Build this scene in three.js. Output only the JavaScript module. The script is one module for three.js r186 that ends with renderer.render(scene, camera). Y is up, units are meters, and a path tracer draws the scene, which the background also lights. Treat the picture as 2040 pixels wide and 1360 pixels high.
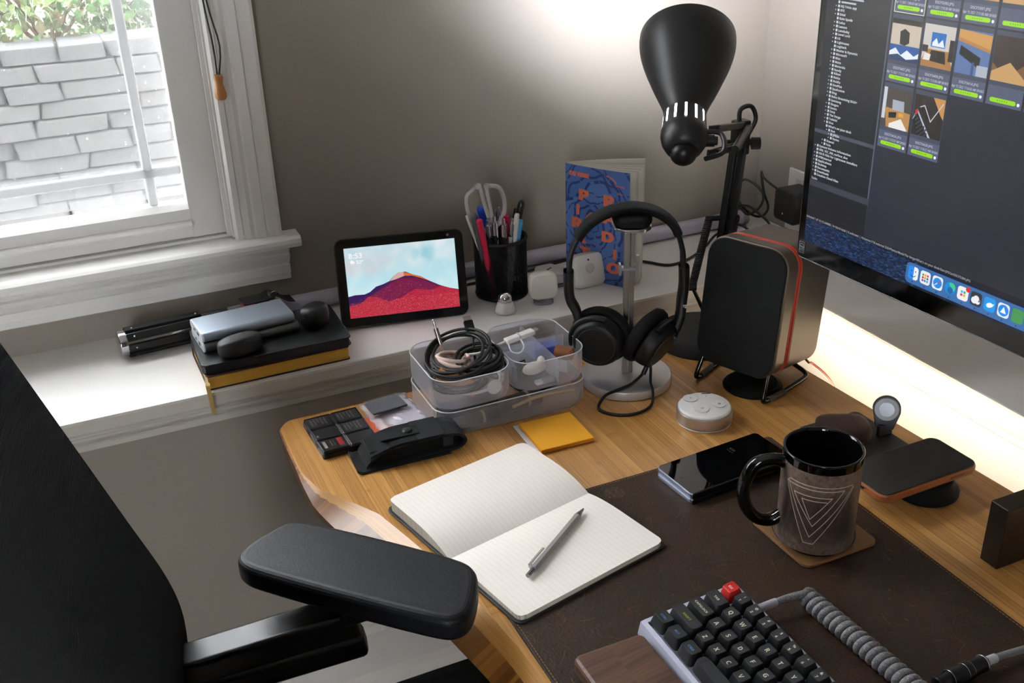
import * as THREE from 'three';
import { RoundedBoxGeometry } from 'three/addons/geometries/RoundedBoxGeometry.js';
import { mergeGeometries, toCreasedNormals } from 'three/addons/utils/BufferGeometryUtils.js';
import { RectAreaLightUniformsLib } from 'three/addons/lights/RectAreaLightUniformsLib.js';
import { FontLoader } from 'three/addons/loaders/FontLoader.js';

// ---------------------------------------------------------------- camera, sky, exposure
const scene = new THREE.Scene();
const DESK = 0.70, LEDGE = 0.744, ZA = -1.585, XB = 1.2127;
const FOCAL = 2076.726;                                   // in pixels of the 2040 x 1360 frame
const camera = new THREE.PerspectiveCamera(2 * Math.atan(680 / FOCAL) * 180 / Math.PI, 1.5, 0.03, 80);
camera.position.set(0, 1.424, 0);
camera.rotation.set(-0.45180859, -0.40938872, -0.0330442, 'YXZ');
scene.background = new THREE.Color().setRGB(0.93, 0.97, 1.0);   // even overcast sky
scene.backgroundIntensity = 27;
const renderer = new THREE.WebGLRenderer({ antialias: true });
renderer.toneMapping = THREE.LinearToneMapping;
renderer.toneMappingExposure = 1.0;
renderer.shadowMap.enabled = true;
RectAreaLightUniformsLib.init();
const LAMP = 1.75;            // candela of the desk lamp bulb
const STRIP = 50;            // radiance of the LED strip behind the desk

// ---------------------------------------------------------------- helpers
let seed = 12345;
const rnd = () => { seed = (seed * 1664525 + 1013904223) >>> 0; return seed / 4294967296; };
const rr = (a, b) => a + (b - a) * rnd();
const V = (x, y, z) => new THREE.Vector3(x, y, z);
function dir(px, py) { return V(px - 1020, 680 - py, -FOCAL).applyEuler(camera.rotation); }
function atY(px, py, y) { const d = dir(px, py); return d.multiplyScalar((y - 1.424) / d.y).add(camera.position); }
function atZ(px, py, z) { const d = dir(px, py); return d.multiplyScalar(z / d.z).add(camera.position); }
function atX(px, py, x) { const d = dir(px, py); return d.multiplyScalar(x / d.x).add(camera.position); }
const taken = new Map();
function numbered(name) { const n = taken.get(name) ?? 0; taken.set(name, n + 1); return n ? name + '_' + String(n).padStart(3, '0') : name; }
function mat(color, rough = 0.5, o = {}) { return new THREE.MeshPhysicalMaterial({ color, roughness: rough, ...o }); }
function lin(r, g, b) { return new THREE.Color().setRGB(r, g, b); }
function add(name, geo, m, parent = scene) {
  const o = new THREE.Mesh(Array.isArray(geo) ? merge(geo) : geo, m);
  o.name = parent === scene ? numbered(name) : name; o.castShadow = o.receiveShadow = true; parent.add(o); return o;
}
function thing(name, label, category, pos = [0, 0, 0], turn = 0, group) {
  const o = new THREE.Group(); o.name = numbered(name); scene.add(o);
  if (pos.isVector3) o.position.copy(pos); else o.position.set(...pos);
  o.rotation.y = turn; o.userData = { label, category }; if (group) o.userData.group = group; return o;
}
function tag(o, label, category, group) { Object.assign(o.userData, { label, category }); if (group) o.userData.group = group; return o; }
function struct(o) { o.userData.kind = 'structure'; return o; }
function sgroup(name) { const o = new THREE.Group(); o.name = numbered(name); scene.add(o); return struct(o); }
function merge(list) {
  return mergeGeometries(list.map((g) => {
    const n = g.index ? g.toNonIndexed() : g.clone();
    for (const k of Object.keys(n.attributes)) if (!['position', 'normal', 'uv'].includes(k)) n.deleteAttribute(k);
    if (!n.attributes.uv) n.setAttribute('uv', new THREE.BufferAttribute(new Float32Array(n.attributes.position.count * 2), 2));
    return n;
  }));
}
function rb(w, h, d, x = 0, y = 0, z = 0, r = 0.002, s = 2) { const g = new RoundedBoxGeometry(w, h, d, s, Math.min(r, w / 2.01, h / 2.01, d / 2.01)); g.translate(x, y, z); return g; }
function bx(w, h, d, x = 0, y = 0, z = 0) { const g = new THREE.BoxGeometry(w, h, d); g.translate(x, y, z); return g; }
function span(x0, x1, y0, y1, z0, z1) { return bx(x1 - x0, y1 - y0, z1 - z0, (x0 + x1) / 2, (y0 + y1) / 2, (z0 + z1) / 2); }
function cy(r1, r2, h, x = 0, y = 0, z = 0, seg = 32, open = false) { const g = new THREE.CylinderGeometry(r1, r2, h, seg, 1, open); g.translate(x, y, z); return g; }
function ball(r, x = 0, y = 0, z = 0, sx = 1, sy = 1, sz = 1, seg = 20) { const g = new THREE.SphereGeometry(r, seg, Math.ceil(seg * 0.7)); g.scale(sx, sy, sz); g.translate(x, y, z); return g; }
function lathe(p, seg = 48) { return new THREE.LatheGeometry(p.map(([r, y]) => new THREE.Vector2(Math.max(r, 1e-5), y)), seg); }
function curve(pts, closed = false, tension = 0.5) { return new THREE.CatmullRomCurve3(pts.map((p) => p.isVector3 ? p : V(...p)), closed, 'centripetal', tension); }
function tube(pts, r, seg = 40, rad = 8, closed = false) { return new THREE.TubeGeometry(pts.isCurve || pts.getPoint ? pts : curve(pts, closed), seg, r, rad, closed); }
function rod(a, b, r, seg = 12) {                                   // round bar between two points
  const A = a.isVector3 ? a : V(...a), B = b.isVector3 ? b : V(...b), g = new THREE.CylinderGeometry(r, r, A.distanceTo(B), seg);
  g.applyQuaternion(new THREE.Quaternion().setFromUnitVectors(V(0, 1, 0), B.clone().sub(A).normalize())); g.translate(...A.clone().add(B).multiplyScalar(0.5).toArray()); return g;
}
function bar(a, b, w, t, r = 0.001) {                               // square bar between two points
  const A = a.isVector3 ? a : V(...a), B = b.isVector3 ? b : V(...b), o = new THREE.Object3D(); o.position.copy(A).add(B).multiplyScalar(0.5); o.lookAt(B); o.updateMatrix();
  const g = rb(w, t, A.distanceTo(B), 0, 0, 0, r, 1); g.applyMatrix4(o.matrix); return g;
}
function rrect(w, h, r) {                                           // rounded rectangle, centred
  const s = new THREE.Shape(), x = w / 2, y = h / 2; r = Math.min(r, x, y);
  s.moveTo(-x + r, -y); s.lineTo(x - r, -y); s.absarc(x - r, -y + r, r, -Math.PI / 2, 0); s.lineTo(x, y - r); s.absarc(x - r, y - r, r, 0, Math.PI / 2);
  s.lineTo(-x + r, y); s.absarc(-x + r, y - r, r, Math.PI / 2, Math.PI); s.lineTo(-x, -y + r); s.absarc(-x + r, -y + r, r, Math.PI, 1.5 * Math.PI); return s;
}
function plate(shape, t, b = 0.001, seg = 8, bs = 2) {              // extruded along +z from 0 to t with a rounded edge inside its outline
  b = Math.min(b, t / 2.02);
  const g = new THREE.ExtrudeGeometry(shape, { depth: t - 2 * b, bevelEnabled: b > 0, bevelThickness: b, bevelSize: b, bevelOffset: -b, bevelSegments: bs, curveSegments: seg }).translate(0, 0, b);
  return bs >= 4 ? toCreasedNormals(g, 0.7) : g;
}
function flat(g) { return g.rotateX(-Math.PI / 2); }                // xy outline laid on the ground: y of the outline points to -z, thickness up
function slab(w, d, t, r, b = 0.001, seg = 8) { return flat(plate(rrect(w, d, r), t, b, seg)); }
function pebble(L, W, H, plan = 0.6, side = 0.62) {                // smooth pill-like solid standing on y = 0
  const pe = (x, k) => Math.sign(x) * Math.pow(Math.abs(x), k);
  return grid(64, 40, (u, v) => { const a = -u * Math.PI * 2, b = (v - 0.5) * Math.PI, c = pe(Math.cos(b), side); return [L / 2 * c * pe(Math.cos(a), plan), H / 2 + H / 2 * pe(Math.sin(b), side), W / 2 * c * pe(Math.sin(a), plan)]; });
}
function poly(pts) { const s = new THREE.Shape(); pts.forEach((p, i) => (i ? s.lineTo(...p) : s.moveTo(...p))); return s; }
function sweepX(profile, x0, x1) { return new THREE.ExtrudeGeometry(poly(profile.map(([z, y]) => [-z, y])), { depth: x1 - x0, bevelEnabled: false }).rotateY(Math.PI / 2).translate(x0, 0, 0); }   // profile of [z, y] along x
function sweepZ(profile, z0, z1) { return new THREE.ExtrudeGeometry(poly(profile), { depth: z1 - z0, bevelEnabled: false }).translate(0, 0, z0); }   // profile of [x, y] along z
function sweepY(profile, y0, y1) { return new THREE.ExtrudeGeometry(poly(profile.map(([x, z]) => [x, -z])), { depth: y1 - y0, bevelEnabled: false }).rotateX(-Math.PI / 2).translate(0, y0, 0); }   // profile of [x, z] along y
function boxUV(g, s = 1) {                                          // uv in metres from the dominant side
  const n = g.index ? g.toNonIndexed() : g; n.computeVertexNormals === undefined; const p = n.attributes.position, q = n.attributes.normal, uv = new Float32Array(p.count * 2);
  for (let i = 0; i < p.count; i++) {
    const ax = Math.abs(q.getX(i)), ay = Math.abs(q.getY(i)), az = Math.abs(q.getZ(i));
    const [u, v] = ay >= ax && ay >= az ? [p.getX(i), p.getZ(i)] : ax > az ? [p.getZ(i), p.getY(i)] : [p.getX(i), p.getY(i)];
    uv[2 * i] = u * s; uv[2 * i + 1] = v * s;
  }
  n.setAttribute('uv', new THREE.BufferAttribute(uv, 2)); return n;
}
function grid(nu, nv, f) {                                          // surface from f(u, v) -> [x, y, z]
  const p = [], uv = [], ix = [];
  for (let j = 0; j <= nv; j++) for (let i = 0; i <= nu; i++) { p.push(...f(i / nu, j / nv)); uv.push(i / nu, j / nv); }
  for (let j = 0; j < nv; j++) for (let i = 0; i < nu; i++) { const a = j * (nu + 1) + i, b = a + 1, c = a + nu + 1, d = c + 1; ix.push(a, b, d, a, d, c); }
  const g = new THREE.BufferGeometry(); g.setAttribute('position', new THREE.Float32BufferAttribute(p, 3)); g.setAttribute('uv', new THREE.Float32BufferAttribute(uv, 2)); g.setIndex(ix); g.computeVertexNormals(); return g;
}
function place(g, pos, e = [0, 0, 0], s) { const o = new THREE.Object3D(); o.position.set(...(pos.isVector3 ? pos.toArray() : pos)); o.rotation.set(...e); if (s) o.scale.setScalar(s); o.updateMatrix(); return g.applyMatrix4(o.matrix); }

// ---------------------------------------------------------------- textures (colour, grain, print)
function canvasTex(w, h, draw, srgb = true) {
  const c = document.createElement('canvas'); c.width = w; c.height = h; draw(c.getContext('2d'), w, h);
  const t = new THREE.CanvasTexture(c); if (srgb) t.colorSpace = THREE.SRGBColorSpace; t.wrapS = t.wrapT = THREE.RepeatWrapping; t.magFilter = THREE.LinearFilter; return t;
}
function noiseTex(n, oct, lo = 0, hi = 255, sx = 1, sy = 1) {       // tileable value noise, grey
  const acc = new Float32Array(n * n);
  for (const [cells, amp] of oct) {
    const cx = Math.max(1, Math.round(cells * sx)), cyl = Math.max(1, Math.round(cells * sy)), v = Float32Array.from({ length: cx * cyl }, () => rnd() * 2 - 1);
    for (let y = 0; y < n; y++) for (let x = 0; x < n; x++) {
      const fx = x / n * cx, fy = y / n * cyl, ix = Math.floor(fx), iy = Math.floor(fy), tx = fx - ix, ty = fy - iy, a = tx * tx * (3 - 2 * tx), b = ty * ty * (3 - 2 * ty);
      const g = (i, j) => v[((j % cyl) * cx) + (i % cx)];
      acc[y * n + x] += amp * ((g(ix, iy) * (1 - a) + g(ix + 1, iy) * a) * (1 - b) + (g(ix, iy + 1) * (1 - a) + g(ix + 1, iy + 1) * a) * b);
    }
  }
  const d = new Uint8Array(n * n * 4);
  for (let i = 0; i < n * n; i++) { const q = Math.max(0, Math.min(255, lo + (hi - lo) * (0.5 + 0.5 * acc[i]))); d[4 * i] = d[4 * i + 1] = d[4 * i + 2] = q; d[4 * i + 3] = 255; }
  const t = new THREE.DataTexture(d, n, n); t.wrapS = t.wrapT = THREE.RepeatWrapping; t.magFilter = THREE.LinearFilter; t.needsUpdate = true; return t;
}
function rep(t, x, y = x) { const c = t.clone(); c.repeat.set(x, y); c.needsUpdate = true; return c; }
const peel = noiseTex(512, [[90, 0.5], [180, 0.35], [24, 0.15]]);
const speck = noiseTex(512, [[256, 0.9], [128, 0.4]]);
const weave = canvasTex(64, 64, (c) => { c.fillStyle = '#777'; c.fillRect(0, 0, 64, 64); for (let y = 0; y < 64; y += 8) { c.fillStyle = '#fff'; c.fillRect(0, y, 64, 4); for (let x = 0; x < 64; x += 8) { c.fillStyle = '#000'; c.fillRect(x + (y % 16 ? 4 : 0), y, 2, 8); } } }, false);

// ---------------------------------------------------------------- shared materials
const M = {
  wall: mat(lin(0.288, 0.252, 0.218), 0.72, { bumpMap: rep(peel, 2.2), bumpScale: 0.00028 }),
  white: mat(lin(0.79, 0.77, 0.745), 0.33, { bumpMap: rep(peel, 1.6, 1.6), bumpScale: 0.0002 }),
  sash: mat(lin(0.82, 0.805, 0.785), 0.4),
  ceiling: mat(lin(0.8, 0.79, 0.77), 0.9),
  black: mat('#09090a', 0.48, { specularIntensity: 0.7 }), blackMatte: mat('#0a0a0a', 0.8, { specularIntensity: 0.5 }), blackSatin: mat('#070708', 0.4, { specularIntensity: 0.7 }), blackGloss: mat('#060606', 0.08),
  rubber: mat('#1b1b1c', 0.85), cable: mat('#0b0b0c', 0.5), steel: mat('#b9b9bb', 0.28, { metalness: 1 }), chrome: mat('#dddde0', 0.07, { metalness: 1 }),
  alu: mat('#c9c6c4', 0.42, { metalness: 0.7 }), aluDark: mat('#77787c', 0.4, { metalness: 0.9 }), whitePlastic: mat('#e4e2de', 0.4), paper: mat(lin(0.80, 0.775, 0.725), 0.9),
};
// ---------------------------------------------------------------- room
const WX0 = -0.70, WX1 = 0.222, WY0 = 0.862, WY1 = 2.02;             // window opening
struct(add('wall_left', boxUV(merge([
  span(-2.8, WX0, 0.70, 2.45, -1.745, ZA), span(WX1, 1.36, 0.70, 2.45, -1.745, ZA), span(WX0, WX1, 0.70, WY0, -1.745, ZA), span(WX0, WX1, WY1, 2.45, -1.745, ZA),
  span(-2.8, 1.36, 0, 0.721, -1.745, -1.355)])), M.wall));
struct(add('wall_right', boxUV(merge([span(XB, 1.36, 0.70, 2.45, ZA, 2.3), span(1.065, 1.36, 0, 0.721, -1.355, 2.3)])), M.wall));
const BX0 = -1.9, BX1 = -1.2, BY0 = 0.5, BY1 = 2.05;                 // unseen window behind the camera, added to fill the room with light
struct(add('wall_back', boxUV(merge([span(-2.8, BX0, 0, 2.45, 2.2, 2.36), span(BX1, 1.36, 0, 2.45, 2.2, 2.36), span(BX0, BX1, 0, BY0, 2.2, 2.36), span(BX0, BX1, BY1, 2.45, 2.2, 2.36)])), M.wall));
{
  const w = sgroup('added_window_2');
  add('casing', [span(BX0 - 0.08, BX0, BY0 - 0.08, BY1 + 0.08, 2.18, 2.2), span(BX1, BX1 + 0.08, BY0 - 0.08, BY1 + 0.08, 2.18, 2.2), span(BX0, BX1, BY1, BY1 + 0.08, 2.18, 2.2), span(BX0, BX1, BY0 - 0.08, BY0, 2.18, 2.2)], M.sash, w);
  for (let i = 0; i < 2; i++) { const a = BX0 + i * 0.35, b = a + 0.35; add('sash_frame', [span(a, a + 0.05, BY0, BY1, 2.26, 2.30), span(b - 0.05, b, BY0, BY1, 2.26, 2.30), span(a, b, BY0, BY0 + 0.05, 2.26, 2.30), span(a, b, BY1 - 0.05, BY1, 2.26, 2.30)], M.sash, w); add('pane', bx(0.25, BY1 - BY0 - 0.1, 0.0001, a + 0.175, (BY0 + BY1) / 2, 2.28), mat('#ffffff', 0, { transmission: 1, ior: 1.45 }), w); }
}
struct(add('wall_front', boxUV(span(-2.96, -2.8, 0, 2.45, -1.745, 2.36)), M.wall));
struct(add('floor', boxUV(span(-2.96, 1.36, -0.12, 0, -1.745, 2.36)), mat(lin(0.36, 0.33, 0.29), 0.8, { bumpMap: rep(speck, 4), bumpScale: 0.001 })));
struct(add('ceiling', boxUV(span(-2.96, 1.36, 2.45, 2.57, -1.745, 2.36)), M.ceiling));
// ledge boards with the moulding under their nose
const nose = [[0, 0], [0.003, 0.0008], [0.0045, 0.004], [0.0045, 0.019], [0.003, 0.0225], [0, 0.023]];
const ledgeProfile = (front, back, s) => [                          // s = -1: front faces +z / -x seen as increasing
  [back, 0.744], ...nose.map(([a, b]) => [front - s * (0.0045 - a), 0.744 - b]),
  [front - s * 0.010, 0.721], [front - s * 0.010, 0.714], [front - s * 0.0115, 0.712], [front - s * 0.0115, 0.708], [front - s * 0.015, 0.703], [front - s * 0.0205, 0.698], [front - s * 0.0215, 0.6945], [front - s * 0.0215, 0.687], [front - s * 0.0255, 0.686], [front - s * 0.0255, 0.7209], [back, 0.7209]];
const t1 = sgroup('trim_1'), t2 = sgroup('trim_2'), shadedWhite = mat(lin(0.58, 0.545, 0.505), 0.4);   // white ledge; shade on left front and moulding put into the colour
const topOnly = (front, back, s) => [[back, 0.7441], [front - s * 0.0045, 0.7441], [front - s * 0.0018, 0.7434], [front - s * 0.0018, 0.7422], [back, 0.7422]];
add('ledge_board', boxUV(sweepX(topOnly(-1.330, ZA - 0.001, 1), -2.8, XB)), M.white, t1); add('ledge_moulding', boxUV(sweepX(ledgeProfile(-1.330, ZA - 0.001, 1).map(([z, y]) => [z, Math.min(y, 0.7428)]), -2.8, XB)), shadedWhite, t1);
add('ledge_board', boxUV(sweepZ(topOnly(1.040, XB + 0.001, -1), -1.3318, 2.2)), M.white, t2); add('ledge_moulding', boxUV(sweepZ(ledgeProfile(1.040, XB + 0.001, -1).map(([x, y]) => [x, Math.min(y, 0.7428)]), -1.331, 2.2)), M.white, t2);
// white panelling under the right ledge
struct(add('trim_3', boxUV(span(1.061, 1.0655, 0.295, 0.6865, -1.355, 2.2)), M.white));
// baseboard along the window wall
struct(add('baseboard_left', boxUV(sweepX([[-1.356, 0.295], [-1.345, 0.293], [-1.343, 0.287], [-1.346, 0.283], [-1.338, 0.278], [-1.334, 0.262], [-1.336, 0.255], [-1.330, 0.245], [-1.330, 0.165], [-1.322, 0.155], [-1.316, 0.138], [-1.316, 0.13], [-1.356, 0.13]], -2.8, 1.065)), M.white));
struct(add('baseboard_right', boxUV(sweepZ([[1.066, 0.295], [1.055, 0.293], [1.056, 0.283], [1.048, 0.278], [1.040, 0.245], [1.040, 0.13], [1.066, 0.13]], -1.33, 2.2)), M.white));

// ---------------------------------------------------------------- window
{
  const w = sgroup('window_1'), W = (n, g, m = M.sash) => add(n, g, m, w), zs = -1.622;
  const casing = (x0, s) => sweepY([[x0, -1.64], [x0, -1.580], [x0 + s * 0.004, -1.574], [x0 + s * 0.012, -1.573], [x0 + s * 0.0145, -1.577], [x0 + s * 0.018, -1.575], [x0 + s * 0.024, -1.5725], [x0 + s * 0.030, -1.5735], [x0 + s * 0.033, -1.570], [x0 + s * 0.046, -1.567], [x0 + s * 0.0485, -1.5695], [x0 + s * 0.051, -1.5665], [x0 + s * 0.066, -1.565], [x0 + s * 0.071, -1.568], [x0 + s * 0.071, -1.5851]].map(([x, z]) => [x, z]), 0.869, WY1 + 0.07);
  W('casing', casing(0.2215, 1)); W('casing', casing(WX0 + 0.0005, -1));
  W('casing', span(WX0 - 0.07, WX1 + 0.07, WY1, WY1 + 0.07, -1.5849, -1.566));
  W('stool', sweepX([[-1.70, 0.852], [-1.5851, 0.852], [-1.5851, 0.8515], [-1.552, 0.8515], [-1.547, 0.854], [-1.5455, 0.860], [-1.547, 0.866], [-1.552, 0.8695], [-1.60, 0.8705], [-1.602, 0.874], [-1.70, 0.878]], WX0 - 0.095, 0.317));
  W('apron', sweepX([[-1.5851, 0.8515], [-1.5851, 0.792], [-1.576, 0.792], [-1.573, 0.794], [-1.574, 0.803], [-1.5695, 0.805], [-1.5695, 0.818], [-1.572, 0.8195], [-1.569, 0.824], [-1.563, 0.831], [-1.560, 0.838], [-1.564, 0.8405], [-1.560, 0.845], [-1.556, 0.8515]], WX0 - 0.078, 0.299));
  W('jamb', [span(0.2185, 0.2225, 0.874, WY1, -1.745, -1.581), span(0.2125, 0.2186, 0.874, WY1, -1.60, -1.588), span(0.2105, 0.2186, 0.874, WY1, -1.66, -1.64), span(WX0, WX0 + 0.004, 0.874, WY1, -1.745, -1.581), span(WX0, WX1, WY1 - 0.004, WY1, -1.745, -1.59)]);
  // lower sash
  const vinyl = mat(lin(0.86, 0.87, 0.88), 1, { transmission: 0.3 });
  const gx0 = WX0 + 0.062, gx1 = 0.1625, gy0 = 0.929, gy1 = 1.42;
  W('sash_stile', rb(0.052, 0.58, 0.034, gx1 + 0.026, 1.165, zs - 0.002, 0.002)); W('sash_stile', rb(0.056, 0.58, 0.034, gx0 - 0.028, 1.165, zs - 0.002, 0.002));
  W('sash_rail', sweepX([[zs - 0.019, 0.877], [zs + 0.016, 0.877], [zs + 0.016, 0.893], [zs + 0.026, 0.895], [zs + 0.028, 0.899], [zs + 0.025, 0.903], [zs + 0.0155, 0.905], [zs + 0.0155, 0.922], [zs + 0.004, 0.9295], [zs - 0.019, 0.9295]], gx0, gx1 + 0.001));
  W('sash_rail', rb(gx1 - gx0, 0.05, 0.034, (gx0 + gx1) / 2, gy1 + 0.02, zs - 0.002));
  W('muntin', [rb(0.0145, gy1 - gy0, 0.012, 0.1152, (gy0 + gy1) / 2, zs - 0.008, 0.004)], vinyl); W('muntin', [rb(0.0145, gy1 - gy0, 0.012, gx0 + 0.047, (gy0 + gy1) / 2, zs - 0.008, 0.004)], vinyl);
  W('muntin', [rb(gx1 - gx0, 0.0155, 0.0125, (gx0 + gx1) / 2, 0.980, zs - 0.008, 0.004)], vinyl);
  const glass = mat('#ffffff', 0, { transmission: 1, ior: 1.45 });
  W('pane', bx(gx1 - gx0, gy1 - gy0, 0.0001, (gx0 + gx1) / 2, (gy0 + gy1) / 2, zs - 0.0175), glass);
  // upper sash
  W('sash_stile', rb(0.05, 0.62, 0.034, gx1 + 0.026, 1.71, zs - 0.045)); W('sash_stile', rb(0.05, 0.62, 0.034, gx0 - 0.028, 1.71, zs - 0.045));
  W('sash_rail', rb(gx1 - gx0, 0.04, 0.034, (gx0 + gx1) / 2, 1.42, zs - 0.045)); W('sash_rail', rb(gx1 - gx0, 0.05, 0.034, (gx0 + gx1) / 2, 1.99, zs - 0.045));
  W('pane', bx(gx1 - gx0, 0.54, 0.0001, (gx0 + gx1) / 2, 1.70, zs - 0.05), glass);
  W('insect_screen', bx(gx1 - gx0 + 0.02, gy1 - gy0 + 0.02, 0.0001, (gx0 + gx1) / 2, (gy0 + gy1) / 2, zs - 0.075), mat(lin(0.30, 0.30, 0.31), 0.8, { transparent: true, opacity: 0.5,
    alphaMap: rep(canvasTex(32, 32, (c) => { c.fillStyle = '#666'; c.fillRect(0, 0, 32, 32); c.fillStyle = '#fff'; c.fillRect(0, 0, 32, 10); c.fillRect(0, 0, 10, 32); }, false), 500, 300) }));
  // rain drops on the outside of the pane
  const n = 420, dg = new THREE.SphereGeometry(1, 8, 6), drops = new THREE.InstancedMesh(dg, mat('#ffffff', 0.02, { transmission: 1, ior: 1.33, thickness: 0.002 }), n), o = new THREE.Object3D();
  for (let i = 0; i < n; i++) { const s = 0.0005 + 0.0012 * Math.pow(rnd(), 2.5); o.position.set(rr(gx0, gx1), gy0 + 0.03 + (gy1 - gy0 - 0.03) * Math.pow(rnd(), 0.6), zs - 0.018); o.rotation.z = rr(-0.3, 0.3); o.scale.set(s, s * rr(0.9, 2.0), s * 0.45); o.updateMatrix(); drops.setMatrixAt(i, o.matrix); }
  drops.name = 'rain_drops'; drops.userData.kind = 'stuff'; w.add(drops);
}
// blind cord with its wooden tassel
{
  const top = atZ(434, 150, -1.548), t = thing('blind_cord', 'black double blind cord ending in a small turned wooden tassel', 'cord', [top.x, top.y, top.z]);
  const a = atZ(404, 0, -1.556), b = atZ(411, 0, -1.556), L = (p) => p.sub(top);
  const up = (p) => V(p.x, 2.0 - top.y, -1.575 - top.z);
  const a2 = atZ(424, 90, -1.55), b2 = atZ(438, 95, -1.55);
  add('cord', [tube([V(-0.001, -0.004, 0), L(a2), L(a), V(L(atZ(402, 0, -1.556)).x, 2.0 - top.y, -0.01)], 0.0013, 60, 6), tube([V(0.001, -0.004, 0), L(b2), L(b), V(L(atZ(409, 0, -1.556)).x, 2.0 - top.y, -0.01)], 0.0013, 60, 6)], M.cable, t);
  add('tassel', lathe([[0, 0.0015], [0.0055, 0.001], [0.0066, -0.001], [0.0066, -0.004], [0.0055, -0.009], [0.0056, -0.013], [0.0072, -0.020], [0.0084, -0.026], [0.0082, -0.031], [0.006, -0.0345], [0, -0.0352]], 24), mat('#a9713c', 0.45), t);
}

// ---------------------------------------------------------------- garden beyond the window
{
  struct(add('ground', boxUV(span(-7, 7, -0.2, 0.06, -14, -1.76)), mat(lin(0.2, 0.2, 0.19), 0.95)));
  const w = thing('stone_wall', 'pale dry-stacked stone retaining wall outside the window', 'wall', [0, 0.06, -4.2]);
  const tones = [[0.195, 0.191, 0.185], [0.21, 0.206, 0.2], [0.18, 0.178, 0.174], [0.222, 0.217, 0.21]].map((c) => mat(lin(...c), 0.95, { bumpMap: rep(peel, 3), bumpScale: 0.01 }));
  const geos = Array.from({ length: 8 }, () => { const g = new RoundedBoxGeometry(1, 1, 1, 1, 0.06), p = g.attributes.position; for (let i = 0; i < p.count; i++) { const k = Math.sin(p.getX(i) * 7 + p.getY(i) * 5 + seed) * 0.03; p.setXYZ(i, p.getX(i) + k, p.getY(i) * (1 + k), p.getZ(i) + k); } rnd(); return g; });
  let y = 0, k = 0;
  while (y < 0.74) {
    const h = rr(0.052, 0.078); let x = -2.2 + rr(0, 0.2);
    while (x < 1.9) { const l = rr(0.14, 0.36), s = add('stone', geos[Math.floor(rnd() * 8)], tones[Math.floor(rnd() * 4)], w); s.scale.set(l - 0.006, h - 0.005, 0.22); s.position.set(x + l / 2, y + h / 2, rr(-0.02, 0.02)); s.rotation.z = rr(-0.012, 0.012); x += l; k++; }
    y += h;
  }
  add('core', bx(4.2, y - 0.03, 0.12, -0.1, y / 2 - 0.015, -0.1), mat(lin(0.10, 0.098, 0.095), 1), w);
  struct(add('bank', boxUV(span(-6, 6, 0.0, 0.76, -12, -4.32)), mat(lin(0.2, 0.18, 0.12), 1)));
  const leaf = new THREE.BufferGeometry(); leaf.setAttribute('position', new THREE.Float32BufferAttribute([0, 0, 0, 0.35, 0.5, 0.1, 0, 1, 0, -0.35, 0.5, 0.1], 3)); leaf.setIndex([0, 1, 2, 0, 2, 3]); leaf.computeVertexNormals();
  [[-0.75, -4.55, 0.42, '#4a5f38', 'olive green'], [0.05, -4.5, 0.34, '#5f7040', 'yellow green'], [0.62, -4.6, 0.40, '#3c5234', 'dark green'], [-1.6, -4.6, 0.45, '#465a38', 'grey green']].forEach(([x, z, r, col, tone]) => {
    const t = thing('garden_shrub', tone + ' leafy shrub growing over the stone wall outside', 'shrub', [x, 0.74, z], 0, 'shrubs on the bank outside');
    const n = 900, im = new THREE.InstancedMesh(leaf, mat(col, 0.8, { side: THREE.DoubleSide, transmission: 0.35 }), n), o = new THREE.Object3D(), c = new THREE.Color();
    for (let i = 0; i < n; i++) { const a = rr(0, 6.283), e = Math.asin(rr(-0.25, 1)), q = r * Math.pow(rr(0.15, 1), 0.4); o.position.set(Math.cos(a) * Math.cos(e) * q, 0.05 + Math.sin(e) * q * 0.9, Math.sin(a) * Math.cos(e) * q * 0.8); o.rotation.set(rr(0, 6), rr(0, 6), rr(0, 6)); o.scale.setScalar(rr(0.03, 0.07)); o.updateMatrix(); im.setMatrixAt(i, o.matrix); im.setColorAt(i, c.setRGB(rr(0.6, 1.3), rr(0.7, 1.3), rr(0.5, 1.1))); }
    im.name = 'foliage'; im.userData.kind = 'stuff'; im.castShadow = true; t.add(im);
    add('stem', Array.from({ length: 6 }, (_, i) => rod([0, -0.02, 0], [Math.cos(i) * r * 0.6, r * 0.6, Math.sin(i) * r * 0.5], 0.008, 6)), mat('#5a4630', 0.9), t);
  });
}
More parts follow.
